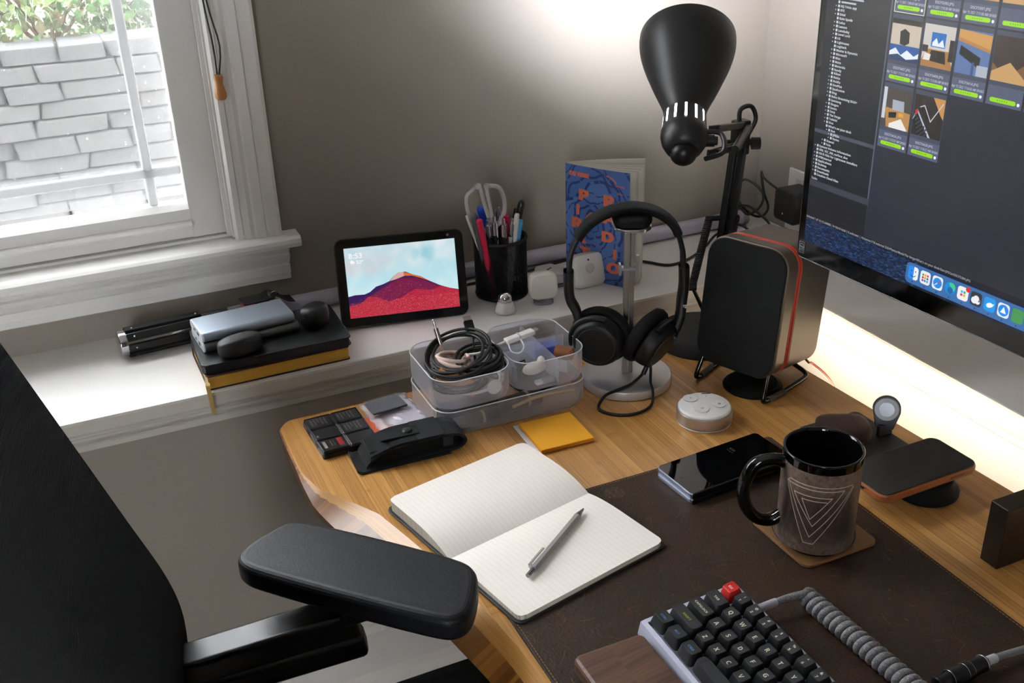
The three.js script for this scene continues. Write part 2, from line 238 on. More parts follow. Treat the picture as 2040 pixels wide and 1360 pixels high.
// ---------------------------------------------------------------- desk
const lerp = (a, b, t) => a + (b - a) * t, clamp = (x, a = 0, b = 1) => Math.min(b, Math.max(a, x)), smooth = (a, b, x) => { const t = clamp((x - a) / (b - a)); return t * t * (3 - 2 * t); };
function pw(tab, z) { for (let i = 1; i < tab.length; i++) if (z <= tab[i][0]) { const [z0, a] = tab[i - 1], [z1, b] = tab[i], t = clamp((z - z0) / (z1 - z0)); return lerp(a, b, t); } return tab[tab.length - 1][1]; }
const bamboo = canvasTex(1024, 1024, (c, w, h) => {                 // 0.4 m x 0.8 m: strips along v
  let x = 0;
  while (x < w) {
    const s = rr(14, 46), l = rr(-1, 1); let y = -rr(0, 500);
    while (y < h) { const len = rr(420, 1100), k = l * 8 + rr(-13, 12); c.fillStyle = `rgb(${188 + k},${136 + k * 0.95},${73 + k * 0.8})`; c.fillRect(x, y, s + 1, len); if (rnd() < 0.6) { c.fillStyle = 'rgba(120,78,34,0.28)'; c.fillRect(x, y + len * 0.5, s, 2.5); c.fillStyle = 'rgba(120,78,34,0.12)'; c.fillRect(x, y + len * 0.5 - 7, s, 14); } y += len; }
    c.fillStyle = `rgba(92,54,20,${rr(0.1, 0.55)})`; c.fillRect(x, 0, rr(1, 2.2), h); x += s;
  }
  for (let i = 0; i < 2600; i++) { c.fillStyle = rnd() < 0.6 ? `rgba(112,68,28,${rr(0.08, 0.28)})` : `rgba(232,196,138,${rr(0.05, 0.2)})`; c.fillRect(rr(0, w), rr(-200, h), rr(0.8, 2), rr(60, 420)); }
});
const plies = canvasTex(1024, 512, (c, w, h) => {                   // u along the edge, v from top to bottom of the bevel
  c.fillStyle = '#b4813f'; c.fillRect(0, 0, w, h);
  for (let i = 0; i < 300; i++) { c.fillStyle = `rgba(${rnd() < 0.5 ? '120,74,28' : '205,158,92'},${rr(0.08, 0.3)})`; c.fillRect(rr(-200, w), rr(0, h * 0.33), rr(100, 500), rr(1, 4)); }
  let x = 0; while (x < w) { const s = rr(6, 30), k = rr(-34, 22); c.fillStyle = `rgb(${134 + k},${86 + k * 0.8},${36 + k * 0.5})`; c.fillRect(x, h * 0.34, s + 1, h * 0.54); x += s; }
  c.fillStyle = '#57391d'; c.fillRect(0, h * 0.88, w, h * 0.12);
});
bamboo.repeat.set(2.5, 1.25);
M.bamboo = mat('#ffffff', 0.33, { map: bamboo, clearcoat: 0.35, clearcoatRoughness: 0.25 });
const xo = (z) => pw([[-1.285, 0.196], [-1.13, 0.1935], [-1.085, 0.1965], [-1.063, 0.203], [-1.0, 0.2195], [-0.91, 0.243], [-0.821, 0.2627], [-0.734, 0.279], [-0.5, 0.305], [-0.2, 0.315], [0.2, 0.28], [0.5, 0.2]], z);
const xt = (z) => xo(z) + pw([[-1.285, 0.003], [-1.15, 0.004], [-1.10, 0.012], [-1.068, 0.026], [-1.015, 0.043], [-0.93, 0.043], [-0.83, 0.041], [-0.69, 0.032], [-0.3, 0.03], [0.5, 0.004]], z);
const bevelDrop = (z) => pw([[-1.285, 0.003], [-1.15, 0.004], [-1.06, 0.020], [-0.95, 0.026], [-0.3, 0.026], [0.5, 0.004]], z);
const xb = (z) => 0.9375 + 0.0435 * (z + 1.2);
{
  const Z0 = -1.2865, Z1 = 0.42, N = 130, R = 0.028, T = 0.03;
  const zAt = (t) => Z0 + (Z1 - Z0) * (t < 0.25 ? t * t * 4 * 0.12 / 0.25 + 0 : lerp(0.12, 1, (t - 0.25) / 0.75));
  const corner = (z) => { const q = clamp((R - (z - Z0)) / R); return R * (1 - Math.sqrt(Math.max(0, 1 - q * q))); };
  const desk = thing('desk', 'large bamboo desk with one rounded corner and curving front edge', 'desk', [0, 0, 0]);
  const X0 = (z) => xo(z) + corner(z), X1 = (z) => Math.max(xt(z), xo(z) + 0.003) + corner(z), X2 = (z) => xb(z) - corner(z);
  const top = grid(24, N, (u, v) => { const z = zAt(v), q = 0.003, a = X1(z), b = X2(z) - q; const x = lerp(a, b, u); return [x, DESK - 0.0015 * Math.pow(clamp((Z0 + 0.004 - z) / 0.004), 2), z]; });
  const uvs = top.attributes.uv, ps = top.attributes.position; for (let i = 0; i < ps.count; i++) uvs.setXY(i, ps.getX(i), ps.getZ(i));
  const flip = (g) => { const ix = g.index.array; for (let i = 0; i < ix.length; i += 3) [ix[i], ix[i + 1]] = [ix[i + 1], ix[i]]; g.computeVertexNormals(); return g; };
  const rail = (fa, fb) => flip(grid(1, N, (u, v) => { const z = zAt(v); return u ? fb(z) : fa(z); }));
  const bevel = rail((z) => [X0(z), DESK - bevelDrop(z), z], (z) => [X1(z), DESK, z]);
  { const p = bevel.attributes.position, uv = bevel.attributes.uv; for (let i = 0; i < p.count; i++) uv.setXY(i, p.getZ(i) * 2.2, (i % 2) ? 1 : 0.12); }
  const edge = rail((z) => [X0(z) + 0.002, DESK - T, z], (z) => [X0(z), DESK - bevelDrop(z), z]);
  const back1 = rail((z) => [X2(z) - 0.003, DESK, z], (z) => [X2(z), DESK - 0.003, z]), back2 = rail((z) => [X2(z), DESK - 0.003, z], (z) => [X2(z) - 0.001, DESK - T, z]);
  const under = rail((z) => [X2(z) - 0.001, DESK - T, z], (z) => [X0(z) + 0.002, DESK - T, z]);
  const e0 = (z, s) => { const sh = new THREE.Shape(); sh.moveTo(X0(z), DESK - T); sh.lineTo(X0(z), DESK - bevelDrop(z)); sh.lineTo(X1(z), DESK); sh.lineTo(X2(z), DESK); sh.lineTo(X2(z), DESK - T); const g = new THREE.ShapeGeometry(sh); g.translate(0, 0, z); return g; };
  add('desk_top', [flip(top), boxUV(back1), boxUV(back2), boxUV(under), boxUV(e0(Z0)), boxUV(e0(Z1))], M.bamboo, desk);
  add('bevelled_edge', bevel, mat('#ffffff', 0.32, { map: plies, clearcoat: 0.3, clearcoatRoughness: 0.25 }), desk);
  add('front_edge', edge, mat('#5b3d20', 0.5), desk);
  const frame = mat('#1c1c1d', 0.5, { metalness: 0.4 });
  add('crossbar', [rb(0.05, 0.035, 1.2, 0.62, DESK - T - 0.02, -0.42, 0.002)], frame, desk);
  for (const z of [-1.13, 0.15]) { add('leg', [rb(0.07, 0.6, 0.07, 0.62, 0.35, z, 0.004), rb(0.5, 0.02, 0.07, 0.6, DESK - T - 0.012, z, 0.002)], frame, desk); add('foot', rb(0.62, 0.04, 0.07, 0.6, 0.022, z, 0.006), frame, desk); }
}
// LED strip stuck under the back edge of the desk
{
  const t = thing('led_strip', 'warm white LED strip glowing behind the back edge of the bamboo desk', 'light strip', [0, 0, 0]);
  const x = 0.944, y = DESK - 0.014;
  const g = rb(0.003, 0.010, 1.45, x, y, -0.52, 0.001); g.applyMatrix4(new THREE.Matrix4());
  const m = new THREE.MeshPhysicalMaterial({ color: '#fff3dd', emissive: lin(1, 0.8, 0.52), emissiveIntensity: 3, roughness: 0.5 });
  const strip = add('strip', g, m, t); strip.rotation.y = 0; 
  for (let i = 0; i < 3; i++) { const l = new THREE.RectAreaLight(lin(1, 0.83, 0.60), STRIP, 0.48, 0.012); l.position.set(x + 0.004 + 0.0435 * (-1.0 + i * 0.48 + 1.2) * 0.6, y, -1.0 + i * 0.48); l.lookAt(x + 1, y + 0.10, -1.0 + i * 0.48); l.name = 'strip_light'; t.add(l); }
}
// leather desk pad
const PADX0 = 0.322, PADX1 = 0.775, PADZ0 = -0.945, PADZ1 = 0.02;
{
  const sc = 2048 / 0.965;
  const hide = canvasTex(2048, 962, (c, w, h) => {                  // u = z, v = x
    c.fillStyle = '#34261c'; c.fillRect(0, 0, w, h);
    for (let i = 0; i < 2600; i++) { const r = rr(20, 150); const g = c.createRadialGradient(0, 0, 0, 0, 0, r); const k = rnd() < 0.55 ? '22,15,11' : '78,54,38'; g.addColorStop(0, `rgba(${k},0.07)`); g.addColorStop(1, `rgba(${k},0)`); c.save(); c.translate(rr(0, w), rr(0, h)); c.fillStyle = g; c.fillRect(-r, -r, 2 * r, 2 * r); c.restore(); }
    for (let i = 0; i < 30000; i++) { c.fillStyle = rnd() < 0.5 ? 'rgba(15,10,8,0.35)' : 'rgba(126,92,62,0.28)'; c.fillRect(rr(0, w), rr(0, h), rr(1, 3), rr(1, 3)); }
    for (let i = 0; i < 1100; i++) { const x = rr(0, w), y = rr(0, h), a = rr(0, 6.28), l = rr(4, 44), b = rr(-0.6, 0.6); c.strokeStyle = `rgba(${rnd() < 0.5 ? '150,104,58' : '120,92,70'},${rr(0.12, 0.5)})`; c.lineWidth = rr(0.7, 1.7); c.beginPath(); c.moveTo(x, y); c.quadraticCurveTo(x + Math.cos(a) * l * 0.5, y + Math.sin(a) * l * 0.5, x + Math.cos(a + b) * l, y + Math.sin(a + b) * l); c.stroke(); }
    for (let i = 0; i < 170; i++) { const x = rr(0, w), y = rr(0, h), a = rr(0, 6.28), l = rr(6, 14); c.strokeStyle = `rgba(168,112,58,${rr(0.35, 0.75)})`; c.lineWidth = rr(1, 2.2); c.beginPath(); c.moveTo(x, y); c.lineTo(x + Math.cos(a) * l, y + Math.sin(a) * l); c.stroke(); }
    // pale scuff near the far edge
    for (let i = 0; i < 260; i++) { c.fillStyle = `rgba(150,140,140,${rr(0.04, 0.16)})`; const a = rr(0, 6.28), q = 26 * Math.sqrt(rnd()); c.fillRect(48 + Math.cos(a) * q, 962 - 440 + Math.sin(a) * q, rr(2, 7), rr(2, 4)); }
  });
  const t = thing('desk_pad', 'dark brown scratched leather desk pad with stitched edge', 'desk pad', [(PADX0 + PADX1) / 2, DESK + 0.0004, (PADZ0 + PADZ1) / 2]);
  const w = PADX1 - PADX0, d = PADZ1 - PADZ0, g = slab(w, d, 0.003, 0.006, 0.0008), p = g.attributes.position, uv = g.attributes.uv;
  for (let i = 0; i < p.count; i++) uv.setXY(i, (p.getZ(i) + d / 2) / d, (p.getX(i) + w / 2) / w);
  add('leather', g, mat('#ffffff', 0.55, { specularIntensity: 0.6, map: hide, bumpMap: rep(peel, 5, 2.4), bumpScale: 0.0006 }), t);
  const st = [], line = (x0, z0, x1, z1) => { const l = Math.hypot(x1 - x0, z1 - z0), n = Math.floor(l / 0.0042); for (let i = 0; i < n; i++) { const k = (i + 0.5) / n, g2 = bx(x0 === x1 ? 0.0007 : 0.0026, 0.0006, x0 === x1 ? 0.0026 : 0.0007, lerp(x0, x1, k), 0.0032, lerp(z0, z1, k)); st.push(g2); } };
  const a = w / 2 - 0.0035, b = d / 2 - 0.0035; line(-a, -b, a, -b); line(-a, -b, -a, b); line(a, -b, a, b);
  const s = add('stitching', st, mat('#8a6440', 0.8), t); s.userData.kind = 'stuff';
}
const PAD = DESK + 0.0035;
// ---------------------------------------------------------------- monitor
{
  const W = 0.614, H = 0.368, c0 = atX(1588, 508, 0.822), turn = -Math.PI / 2 + 0.0582;
  // local: x to the right seen from the front, front faces +z
  const t = thing('monitor', 'black glossy framed computer monitor showing a dark photo browser window', 'monitor', [c0.x, c0.y, c0.z], turn);
  const S = (g) => g.translate(W / 2, H / 2, 0);
  add('housing', S(plate(rrect(W, H, 0.006), 0.022, 0.003).translate(0, 0, -0.024)), mat('#1a1a1b', 0.4), t);
  add('rim', S(plate((() => { const s = rrect(W + 0.0008, H + 0.0008, 0.0066); s.holes.push(rrect(W - 0.0012, H - 0.0012, 0.006)); return s; })(), 0.010, 0.0001).translate(0, 0, -0.0094)), mat('#8f8f92', 0.25, { metalness: 1 }), t);
  add('bezel', S(plate(rrect(W - 0.001, H - 0.001, 0.006), 0.003, 0.0004).translate(0, 0, -0.003)), mat('#050505', 0.06), t);
  const sw = 0.5967, sh = 0.3356, sx = 0.0095, sy = 0.0235;
  // the picture on the screen: dark file tree, thumbnails, wallpaper strip and dock
  const X = (m) => m / sw * 2048, pic = canvasTex(2048, 1152, (c, w, h) => {
    c.fillStyle = '#2b2d38'; c.fillRect(0, 0, w, h);
    const SB = 330;                                                  // side bar
    c.fillStyle = '#1f2027'; c.fillRect(0, 0, SB, h); c.fillStyle = '#555a6c'; c.fillRect(SB - 6, 0, 7, h - 150);
    const names = 'HQ Trivia app|HTC|Intel|Kate Spade|Leica|Lenovo|Lensbaby|Level Lock|LG|Lightroom|Logitech|Master & Dynamic|Microsoft|Misc|Mute|Motorola|Navdy|Nikon|Nokia|Nvidia|OnePlus|Qualcomm|Ring|Roku Streaming Stick+|Samsung|Skagen|Sonos|Sony|The Verge|Todoist|Vivo|What\'s on your desk|Dan|JPEGs|Notes|Xiaomi|Yale|System Volume Information|VRG_TEC_358_surface_duo|VSCO Film for Lightroom installers|4TBExternal|Applications|Desktop|Documents|Downloads|Creative Cloud Files'.split('|');
    const y1 = 868, dy = 14.9, yTop = y1 - dy * names.length;
    c.font = 'bold 13px sans-serif'; c.textBaseline = 'middle';
    names.forEach((n, i) => {
      const y = yTop + i * dy, ind = i > 36 ? 22 : i > 34 ? 58 : i > 32 ? 90 : i === 32 ? 76 : 60;
      if (n === 'JPEGs') { c.fillStyle = '#4b4e5c'; c.fillRect(0, y - 8, SB - 6, 15); }
      c.fillStyle = '#c9cdd8'; c.fillRect(ind, y - 5, 10, 10); if (i % 7 !== 3) { c.beginPath(); c.moveTo(ind - 12, y - 3.5); c.lineTo(ind - 6, y); c.lineTo(ind - 12, y + 3.5); c.fill(); }
      c.fillStyle = '#dfe2ea'; c.fillText(n, ind + 14, y);
    });
    for (let i = 1; i < 24; i++) { const y = yTop - i * dy; c.fillStyle = '#c9cdd8'; c.fillRect(60, y - 5, 10, 10); c.fillStyle = '#b9bcc8'; c.fillRect(76, y - 4, 40 + (i * 37) % 90, 7); }
    c.fillStyle = '#cfd2da'; c.fillText('Tasks', 8, y1 + 4); c.fillStyle = '#3c3e4a'; c.fillRect(0, y1 + 12, SB, 26); c.fillStyle = '#202126'; c.fillRect(0, y1 + 38, SB, 150);
    // thumbnails: last two rows and the row above
    const cw = 149, ch = 246, bx0 = SB + 10, rows = [[0, 1, 2, 3, 4], [0, 1, 2, 3, 4], [0, 1]], yB = 668;
    const files = [['DSCF5389.JPG', '7:09:43'], ['DSCF5393.JPG', '7:10:38'], ['DSCF5397.JPG', '7:11:06'], ['', ''], ['', ''], ['DSCF5407.JPG', '7:13:37'], ['DSCF5409.JPG', '7:13:56'], ['DSCF5414.JPG', '7:14:43'], ['', ''], ['', ''], ['DSCF5424.JPG', '7:15:57'], ['DSCF5428.JPG', '7:16:27']];
    let k = 0;
    rows.forEach((cols, r) => cols.forEach((i) => {
      const x = bx0 + i * cw, y = yB - (3 - r) * ch, [fn, tm] = files[k]; k++;
      c.fillStyle = '#454a5c'; c.fillRect(x, y, cw - 10, ch - 6); c.fillStyle = '#565c74'; c.fillRect(x, y + 176, cw - 10, ch - 182);
      if (k === 1) { c.strokeStyle = '#e8e6cf'; c.lineWidth = 3; c.strokeRect(x + 1, y, cw - 12, ch - 6); }
      const px = x + 2, py = y + 16, pw_ = cw - 14, ph = 145;
      const R = (col, a, b, e, f) => { c.fillStyle = col; c.fillRect(px + a * pw_, py + b * ph, e * pw_, f * ph); }, P = (col, pts) => { c.fillStyle = col; c.beginPath(); pts.forEach(([a, b], q) => (q ? c.lineTo(px + a * pw_, py + b * ph) : c.moveTo(px + a * pw_, py + b * ph))); c.fill(); };
      c.save(); c.beginPath(); c.rect(px, py, pw_, ph); c.clip();
      if (k === 1) { R('#e9e3d2', 0, 0, 1, 1); R('#d4cfc0', 0, 0.1, 1, 0.2); R('#20201f', 0.1, 0.0, 0.8, 0.62); }
      else if (k === 6) { R('#cdbfae', 0, 0, 1, 1); R('#26221f', 0, 0, 1, 0.12); P('#1c1a1a', [[0.3, 0.3], [0.45, 0.22], [0.62, 0.3], [0.64, 0.55], [0.5, 0.62], [0.33, 0.6]]); R('#2a56a0', 0, 0.62, 1, 0.38); P('#e6eef8', [[0, 0.8], [0.2, 0.7], [0.4, 0.86], [0.6, 0.72], [0.85, 0.84], [1, 0.75], [1, 1], [0, 1]]); P('#243a66', [[0, 0.9], [0.3, 0.84], [0.6, 0.95], [1, 0.88], [1, 1], [0, 1]]); }
      else if (k === 7) { R('#cfc8c4', 0, 0, 1, 1); R('#1f6fc0', 0.26, 0.18, 0.46, 0.34); P('#e8f0f6', [[0.3, 0.42], [0.42, 0.3], [0.5, 0.44], [0.62, 0.32], [0.7, 0.5], [0.3, 0.5]]); P('#a8763a', [[0, 0.85], [0.2, 0.58], [0.85, 0.58], [1, 0.9], [1, 1], [0, 1]]); P('#1f1a17', [[0.2, 0.85], [0.3, 0.6], [0.74, 0.6], [0.8, 0.88]]); P('#e8e2dc', [[0.05, 0.85], [0.1, 0.68], [0.3, 0.7], [0.28, 0.85]]); R('#2b2523', 0, 0.5, 0.18, 0.16); R('#2b2523', 0.86, 0.3, 0.14, 0.5); }
      else if (k === 8) { R('#5a76a8', 0, 0, 1, 1); P('#cf9a52', [[0, 0], [1, 0.05], [1, 0.42], [0, 0.26]]); P('#b88243', [[0, 0.18], [1, 0.36], [1, 0.44], [0, 0.26]]); P('#15151a', [[0.1, 0.36], [0.74, 0.58], [0.72, 0.82], [0.08, 0.56]]); R('#aeb6c6', 0.66, 0.75, 0.34, 0.25); R('#3c4f7a', 0.5, 0.7, 0.08, 0.3); }
      else if (k === 11) { R('#4a4440', 0, 0, 1, 1); R('#cfd3da', 0, 0, 0.12, 0.8); P('#b98a50', [[0.1, 0.5], [1, 0.55], [1, 1], [0.2, 1]]); P('#aab0bd', [[0.34, 0.28], [0.75, 0.28], [0.78, 0.54], [0.36, 0.54]]); P('#191919', [[0.25, 0.62], [0.52, 0.58], [0.52, 0.72], [0.26, 0.76]]); R('#e0a53a', 0.6, 0.58, 0.18, 0.1); P('#efece8', [[0.3, 0.9], [0.7, 0.72], [0.95, 0.98], [0.9, 1], [0.3, 1]]); }
      else if (k === 12) { R('#2a2322', 0, 0, 1, 1); P('#c8924f', [[0.6, 0], [1, 0], [1, 0.5], [0.9, 0.4]]); P('#b9bdd0', [[0, 0.62], [0.12, 0.35], [0.66, 1], [0.2, 1]]); P('#16161a', [[0, 0.66], [0.13, 0.42], [0.58, 1], [0.2, 1]]); for (let q = 0; q < 30; q++) R('#3c3c44', 0.06 + (q % 6) * 0.08 + Math.floor(q / 6) * 0.03, 0.5 + Math.floor(q / 6) * 0.1 + (q % 6) * 0.06, 0.05, 0.05); c.strokeStyle = '#c9ccd6'; c.lineWidth = 4; c.beginPath(); c.moveTo(px + pw_ * 0.2, py + ph * 0.3); c.lineTo(px + pw_ * 0.35, py + ph * 0.24); c.lineTo(px + pw_ * 0.6, py + ph * 0.6); c.lineTo(px + pw_ * 0.95, py + ph * 0.1); c.stroke(); P('#c02a2a', [[0.05, 0.4], [0.14, 0.36], [0.16, 0.46], [0.08, 0.5]]); }
      else { R('#7d5a3a', 0, 0, 1, 1); P('#3b2d27', [[0, 0], [1, 0], [1, 0.5], [0.4, 0.9], [0, 0.6]]); P('#caa064', [[0, 0.8], [0.5, 0.55], [1, 0.9], [1, 1], [0, 1]]); }
      c.restore();
      c.textAlign = 'center'; c.fillStyle = '#cfd3e0'; c.font = '13px sans-serif'; c.fillText(fn, x + 70, y + 188); c.font = '12.5px sans-serif'; if (fn) c.fillText('Apr 15 2021 ' + tm + ' AM S#:663', x + 69, y + 205, 134); c.textAlign = 'left';
      c.fillStyle = '#9be01e'; c.beginPath(); c.roundRect(x + 14, y + 215, 102, 15, 7); c.fill(); c.fillStyle = '#4d7d0c'; for (let q = 0; q < 5; q++) c.fillRect(x + 44 + q * 9, y + 221, 3, 3); c.fillStyle = '#f4f6fb'; c.beginPath(); c.arc(x + 126, y + 224, 5.5, 0, 7); c.fill();
    }));
    // status line, wallpaper strip, dock
    c.fillStyle = '#1d1f27'; c.fillRect(0, 1034, w, 16); c.fillStyle = '#c6c9d2'; c.font = '12px sans-serif'; c.fillText("Selected 1 of 16 (12.44MB) | 9+16x16 total | 0 unknown | /Volumes/1TB external SSD/Photos/Work/The Verge/What's on your desk/Dan/JPEGs/DSCF5389.JPG", 2, 1042);
    const g = c.createLinearGradient(0, 1050, 0, h); g.addColorStop(0, '#0a1022'); g.addColorStop(1, '#16325f'); c.fillStyle = '#0e1a35'; c.fillRect(0, 1050, w, h - 1050);
    for (let i = 0; i < 1500; i++) { const x = rr(0, 620), y = rr(1052, h), l = rr(5, 18); c.strokeStyle = `rgba(${40 + rr(0, 70)},${80 + rr(0, 80)},${140 + rr(0, 90)},${rr(0.1, 0.55)})`; c.lineWidth = rr(1, 2.4); c.beginPath(); c.moveTo(x, y); c.quadraticCurveTo(x + l / 2, y - rr(1, 5), x + l, y + rr(-2, 2)); c.stroke(); }
    const dx = 560; c.fillStyle = '#3a6fae'; c.beginPath(); c.roundRect(dx, 1060, 1100, 82, 20); c.fill();
    const icon = (i, col, f) => { const x = dx + 12 + i * 58; c.save(); c.translate(x, 1072); c.fillStyle = col; c.beginPath(); c.roundRect(0, 0, 48, 52, 12); c.fill(); f && f(); c.restore(); c.fillStyle = '#10253f'; c.beginPath(); c.arc(x + 24, 1134, 2.5, 0, 7); c.fill(); };
    icon(0, '#f2f5fa', () => { c.fillStyle = '#2a8df0'; c.beginPath(); c.roundRect(0, 0, 26, 52, [12, 0, 0, 12]); c.fill(); c.strokeStyle = '#15385f'; c.lineWidth = 2.5; c.beginPath(); c.arc(24, 28, 13, 0.4, 2.7); c.stroke(); c.fillStyle = '#15385f'; c.fillRect(13, 15, 3, 7); c.fillRect(33, 15, 3, 7); });
    icon(1, '#eceef2', () => ['#4caf50', '#f0a030', '#e04848', '#d03030', '#d8a020', '#3860c0', '#7040b0', '#3878d0', '#40a0d8'].forEach((q, i) => { c.fillStyle = q; c.fillRect(9 + (i % 3) * 11, 12 + Math.floor(i / 3) * 11, 8, 8); }));
    icon(2, '#f2f4f8', () => { c.fillStyle = '#2f8fe8'; c.beginPath(); c.arc(24, 26, 20, 0, 7); c.fill(); c.strokeStyle = '#fff'; c.lineWidth = 3; c.beginPath(); c.moveTo(24, 26); c.lineTo(12, 37); c.stroke(); c.strokeStyle = '#e04040'; c.beginPath(); c.moveTo(24, 26); c.lineTo(36, 15); c.stroke(); });
    icon(3, '#3a6fae', () => { c.fillStyle = '#1590d8'; c.beginPath(); c.arc(24, 26, 24, 0, 7); c.fill(); c.fillStyle = '#3ccf9a'; c.beginPath(); c.arc(30, 20, 17, -2.4, 1.2); c.fill(); c.fillStyle = '#1267b4'; c.beginPath(); c.arc(26, 34, 13, 0, 7); c.fill(); });
    icon(4, '#f4f4f4', () => { ['#36c5f0', '#2eb67d', '#e01e5a', '#ecb22e'].forEach((q, i) => { c.fillStyle = q; c.fillRect(14 + (i % 2) * 12, 15 + Math.floor(i / 2) * 12, 9, 9); }); c.fillStyle = '#e03030'; c.beginPath(); c.arc(44, 4, 10, 0, 7); c.fill(); });
    icon(5, '#34383e', () => { c.fillStyle = '#f2f4f6'; c.beginPath(); c.arc(17, 32, 13, 0, 7); c.arc(32, 33, 11, 0, 7); c.arc(25, 24, 12, 0, 7); c.fill(); });
    icon(6, '#1d9bf0', () => { c.fillStyle = '#ffffff'; c.beginPath(); c.ellipse(24, 28, 14, 9, -0.4, 0, 7); c.fill(); c.beginPath(); c.moveTo(34, 24); c.lineTo(44, 15); c.lineTo(36, 32); c.fill(); });
    icon(7, '#e8f0fa', () => { c.fillStyle = '#2a8cf0'; c.beginPath(); c.arc(24, 26, 21, 0, 7); c.fill(); c.fillStyle = '#fff'; c.beginPath(); c.moveTo(12, 36); c.lineTo(24, 12); c.lineTo(36, 36); c.fill(); });
    for (let i = 8; i < 18; i++) icon(i, ['#4a9a58', '#c0504a', '#d8d8dc', '#8060b8'][i % 4]);
    c.fillStyle = '#f2f4f8'; c.beginPath(); c.moveTo(1010, 700); c.lineTo(1010, 724); c.lineTo(1016, 719); c.lineTo(1022, 728); c.lineTo(1025, 726); c.lineTo(1020, 717); c.lineTo(1027, 716); c.fill();
  });
  const scr = new THREE.PlaneGeometry(sw, sh); scr.translate(sx + sw / 2, sy + sh / 2, 0.0003);
  add('screen', scr, new THREE.MeshPhysicalMaterial({ color: '#020203', roughness: 0.25, emissive: '#ffffff', emissiveMap: pic, emissiveIntensity: 0.95 }), t);
  const glow = new THREE.RectAreaLight(lin(0.75, 0.85, 1), 0.12, sw, sh); glow.position.set(sx + sw / 2, sy + sh / 2, 0.003); glow.rotation.y = Math.PI; glow.name = 'screen_light'; t.add(glow);
  const label = canvasTex(64, 96, (c) => { c.fillStyle = '#050505'; c.fillRect(0, 0, 64, 96); c.strokeStyle = '#b8b8b8'; c.lineWidth = 3; c.strokeRect(2, 2, 60, 92); c.beginPath(); c.arc(32, 40, 22, 3.3, 6.2); c.stroke(); c.font = 'italic bold 20px sans-serif'; c.fillStyle = '#b8b8b8'; c.textAlign = 'center'; c.fillText('energy', 32, 50, 54); c.fillRect(8, 62, 48, 3); c.font = '11px sans-serif'; c.fillText('ENERGY STAR', 32, 80, 52); });
  add('energy_label', new THREE.PlaneGeometry(0.0095, 0.0145).translate(0.0075, 0.0135, 0.0006), mat('#ffffff', 0.3, { map: label }), t);
  add('wall_arm', [rb(0.12, 0.12, 0.012, W / 2, 0.19, -0.03, 0.004), rb(0.05, 0.05, 0.30, W / 2, 0.19, -0.18, 0.01), rb(0.10, 0.22, 0.02, W / 2, 0.19, -0.345, 0.004)], mat('#1b1b1c', 0.4), t);
}
// dark metal riser panel beside the charging station
{
  const t = thing('metal_riser', 'dark bronze metal slab standing on edge on bare bamboo near the leather pad', 'stand', [0.823, DESK, -0.637]);
  add('panel', rb(0.16, 0.076, 0.023, 0.08, 0.0385, 0.0115, 0.0012), mat('#3a322c', 0.38, { metalness: 0.75 }), t);
}
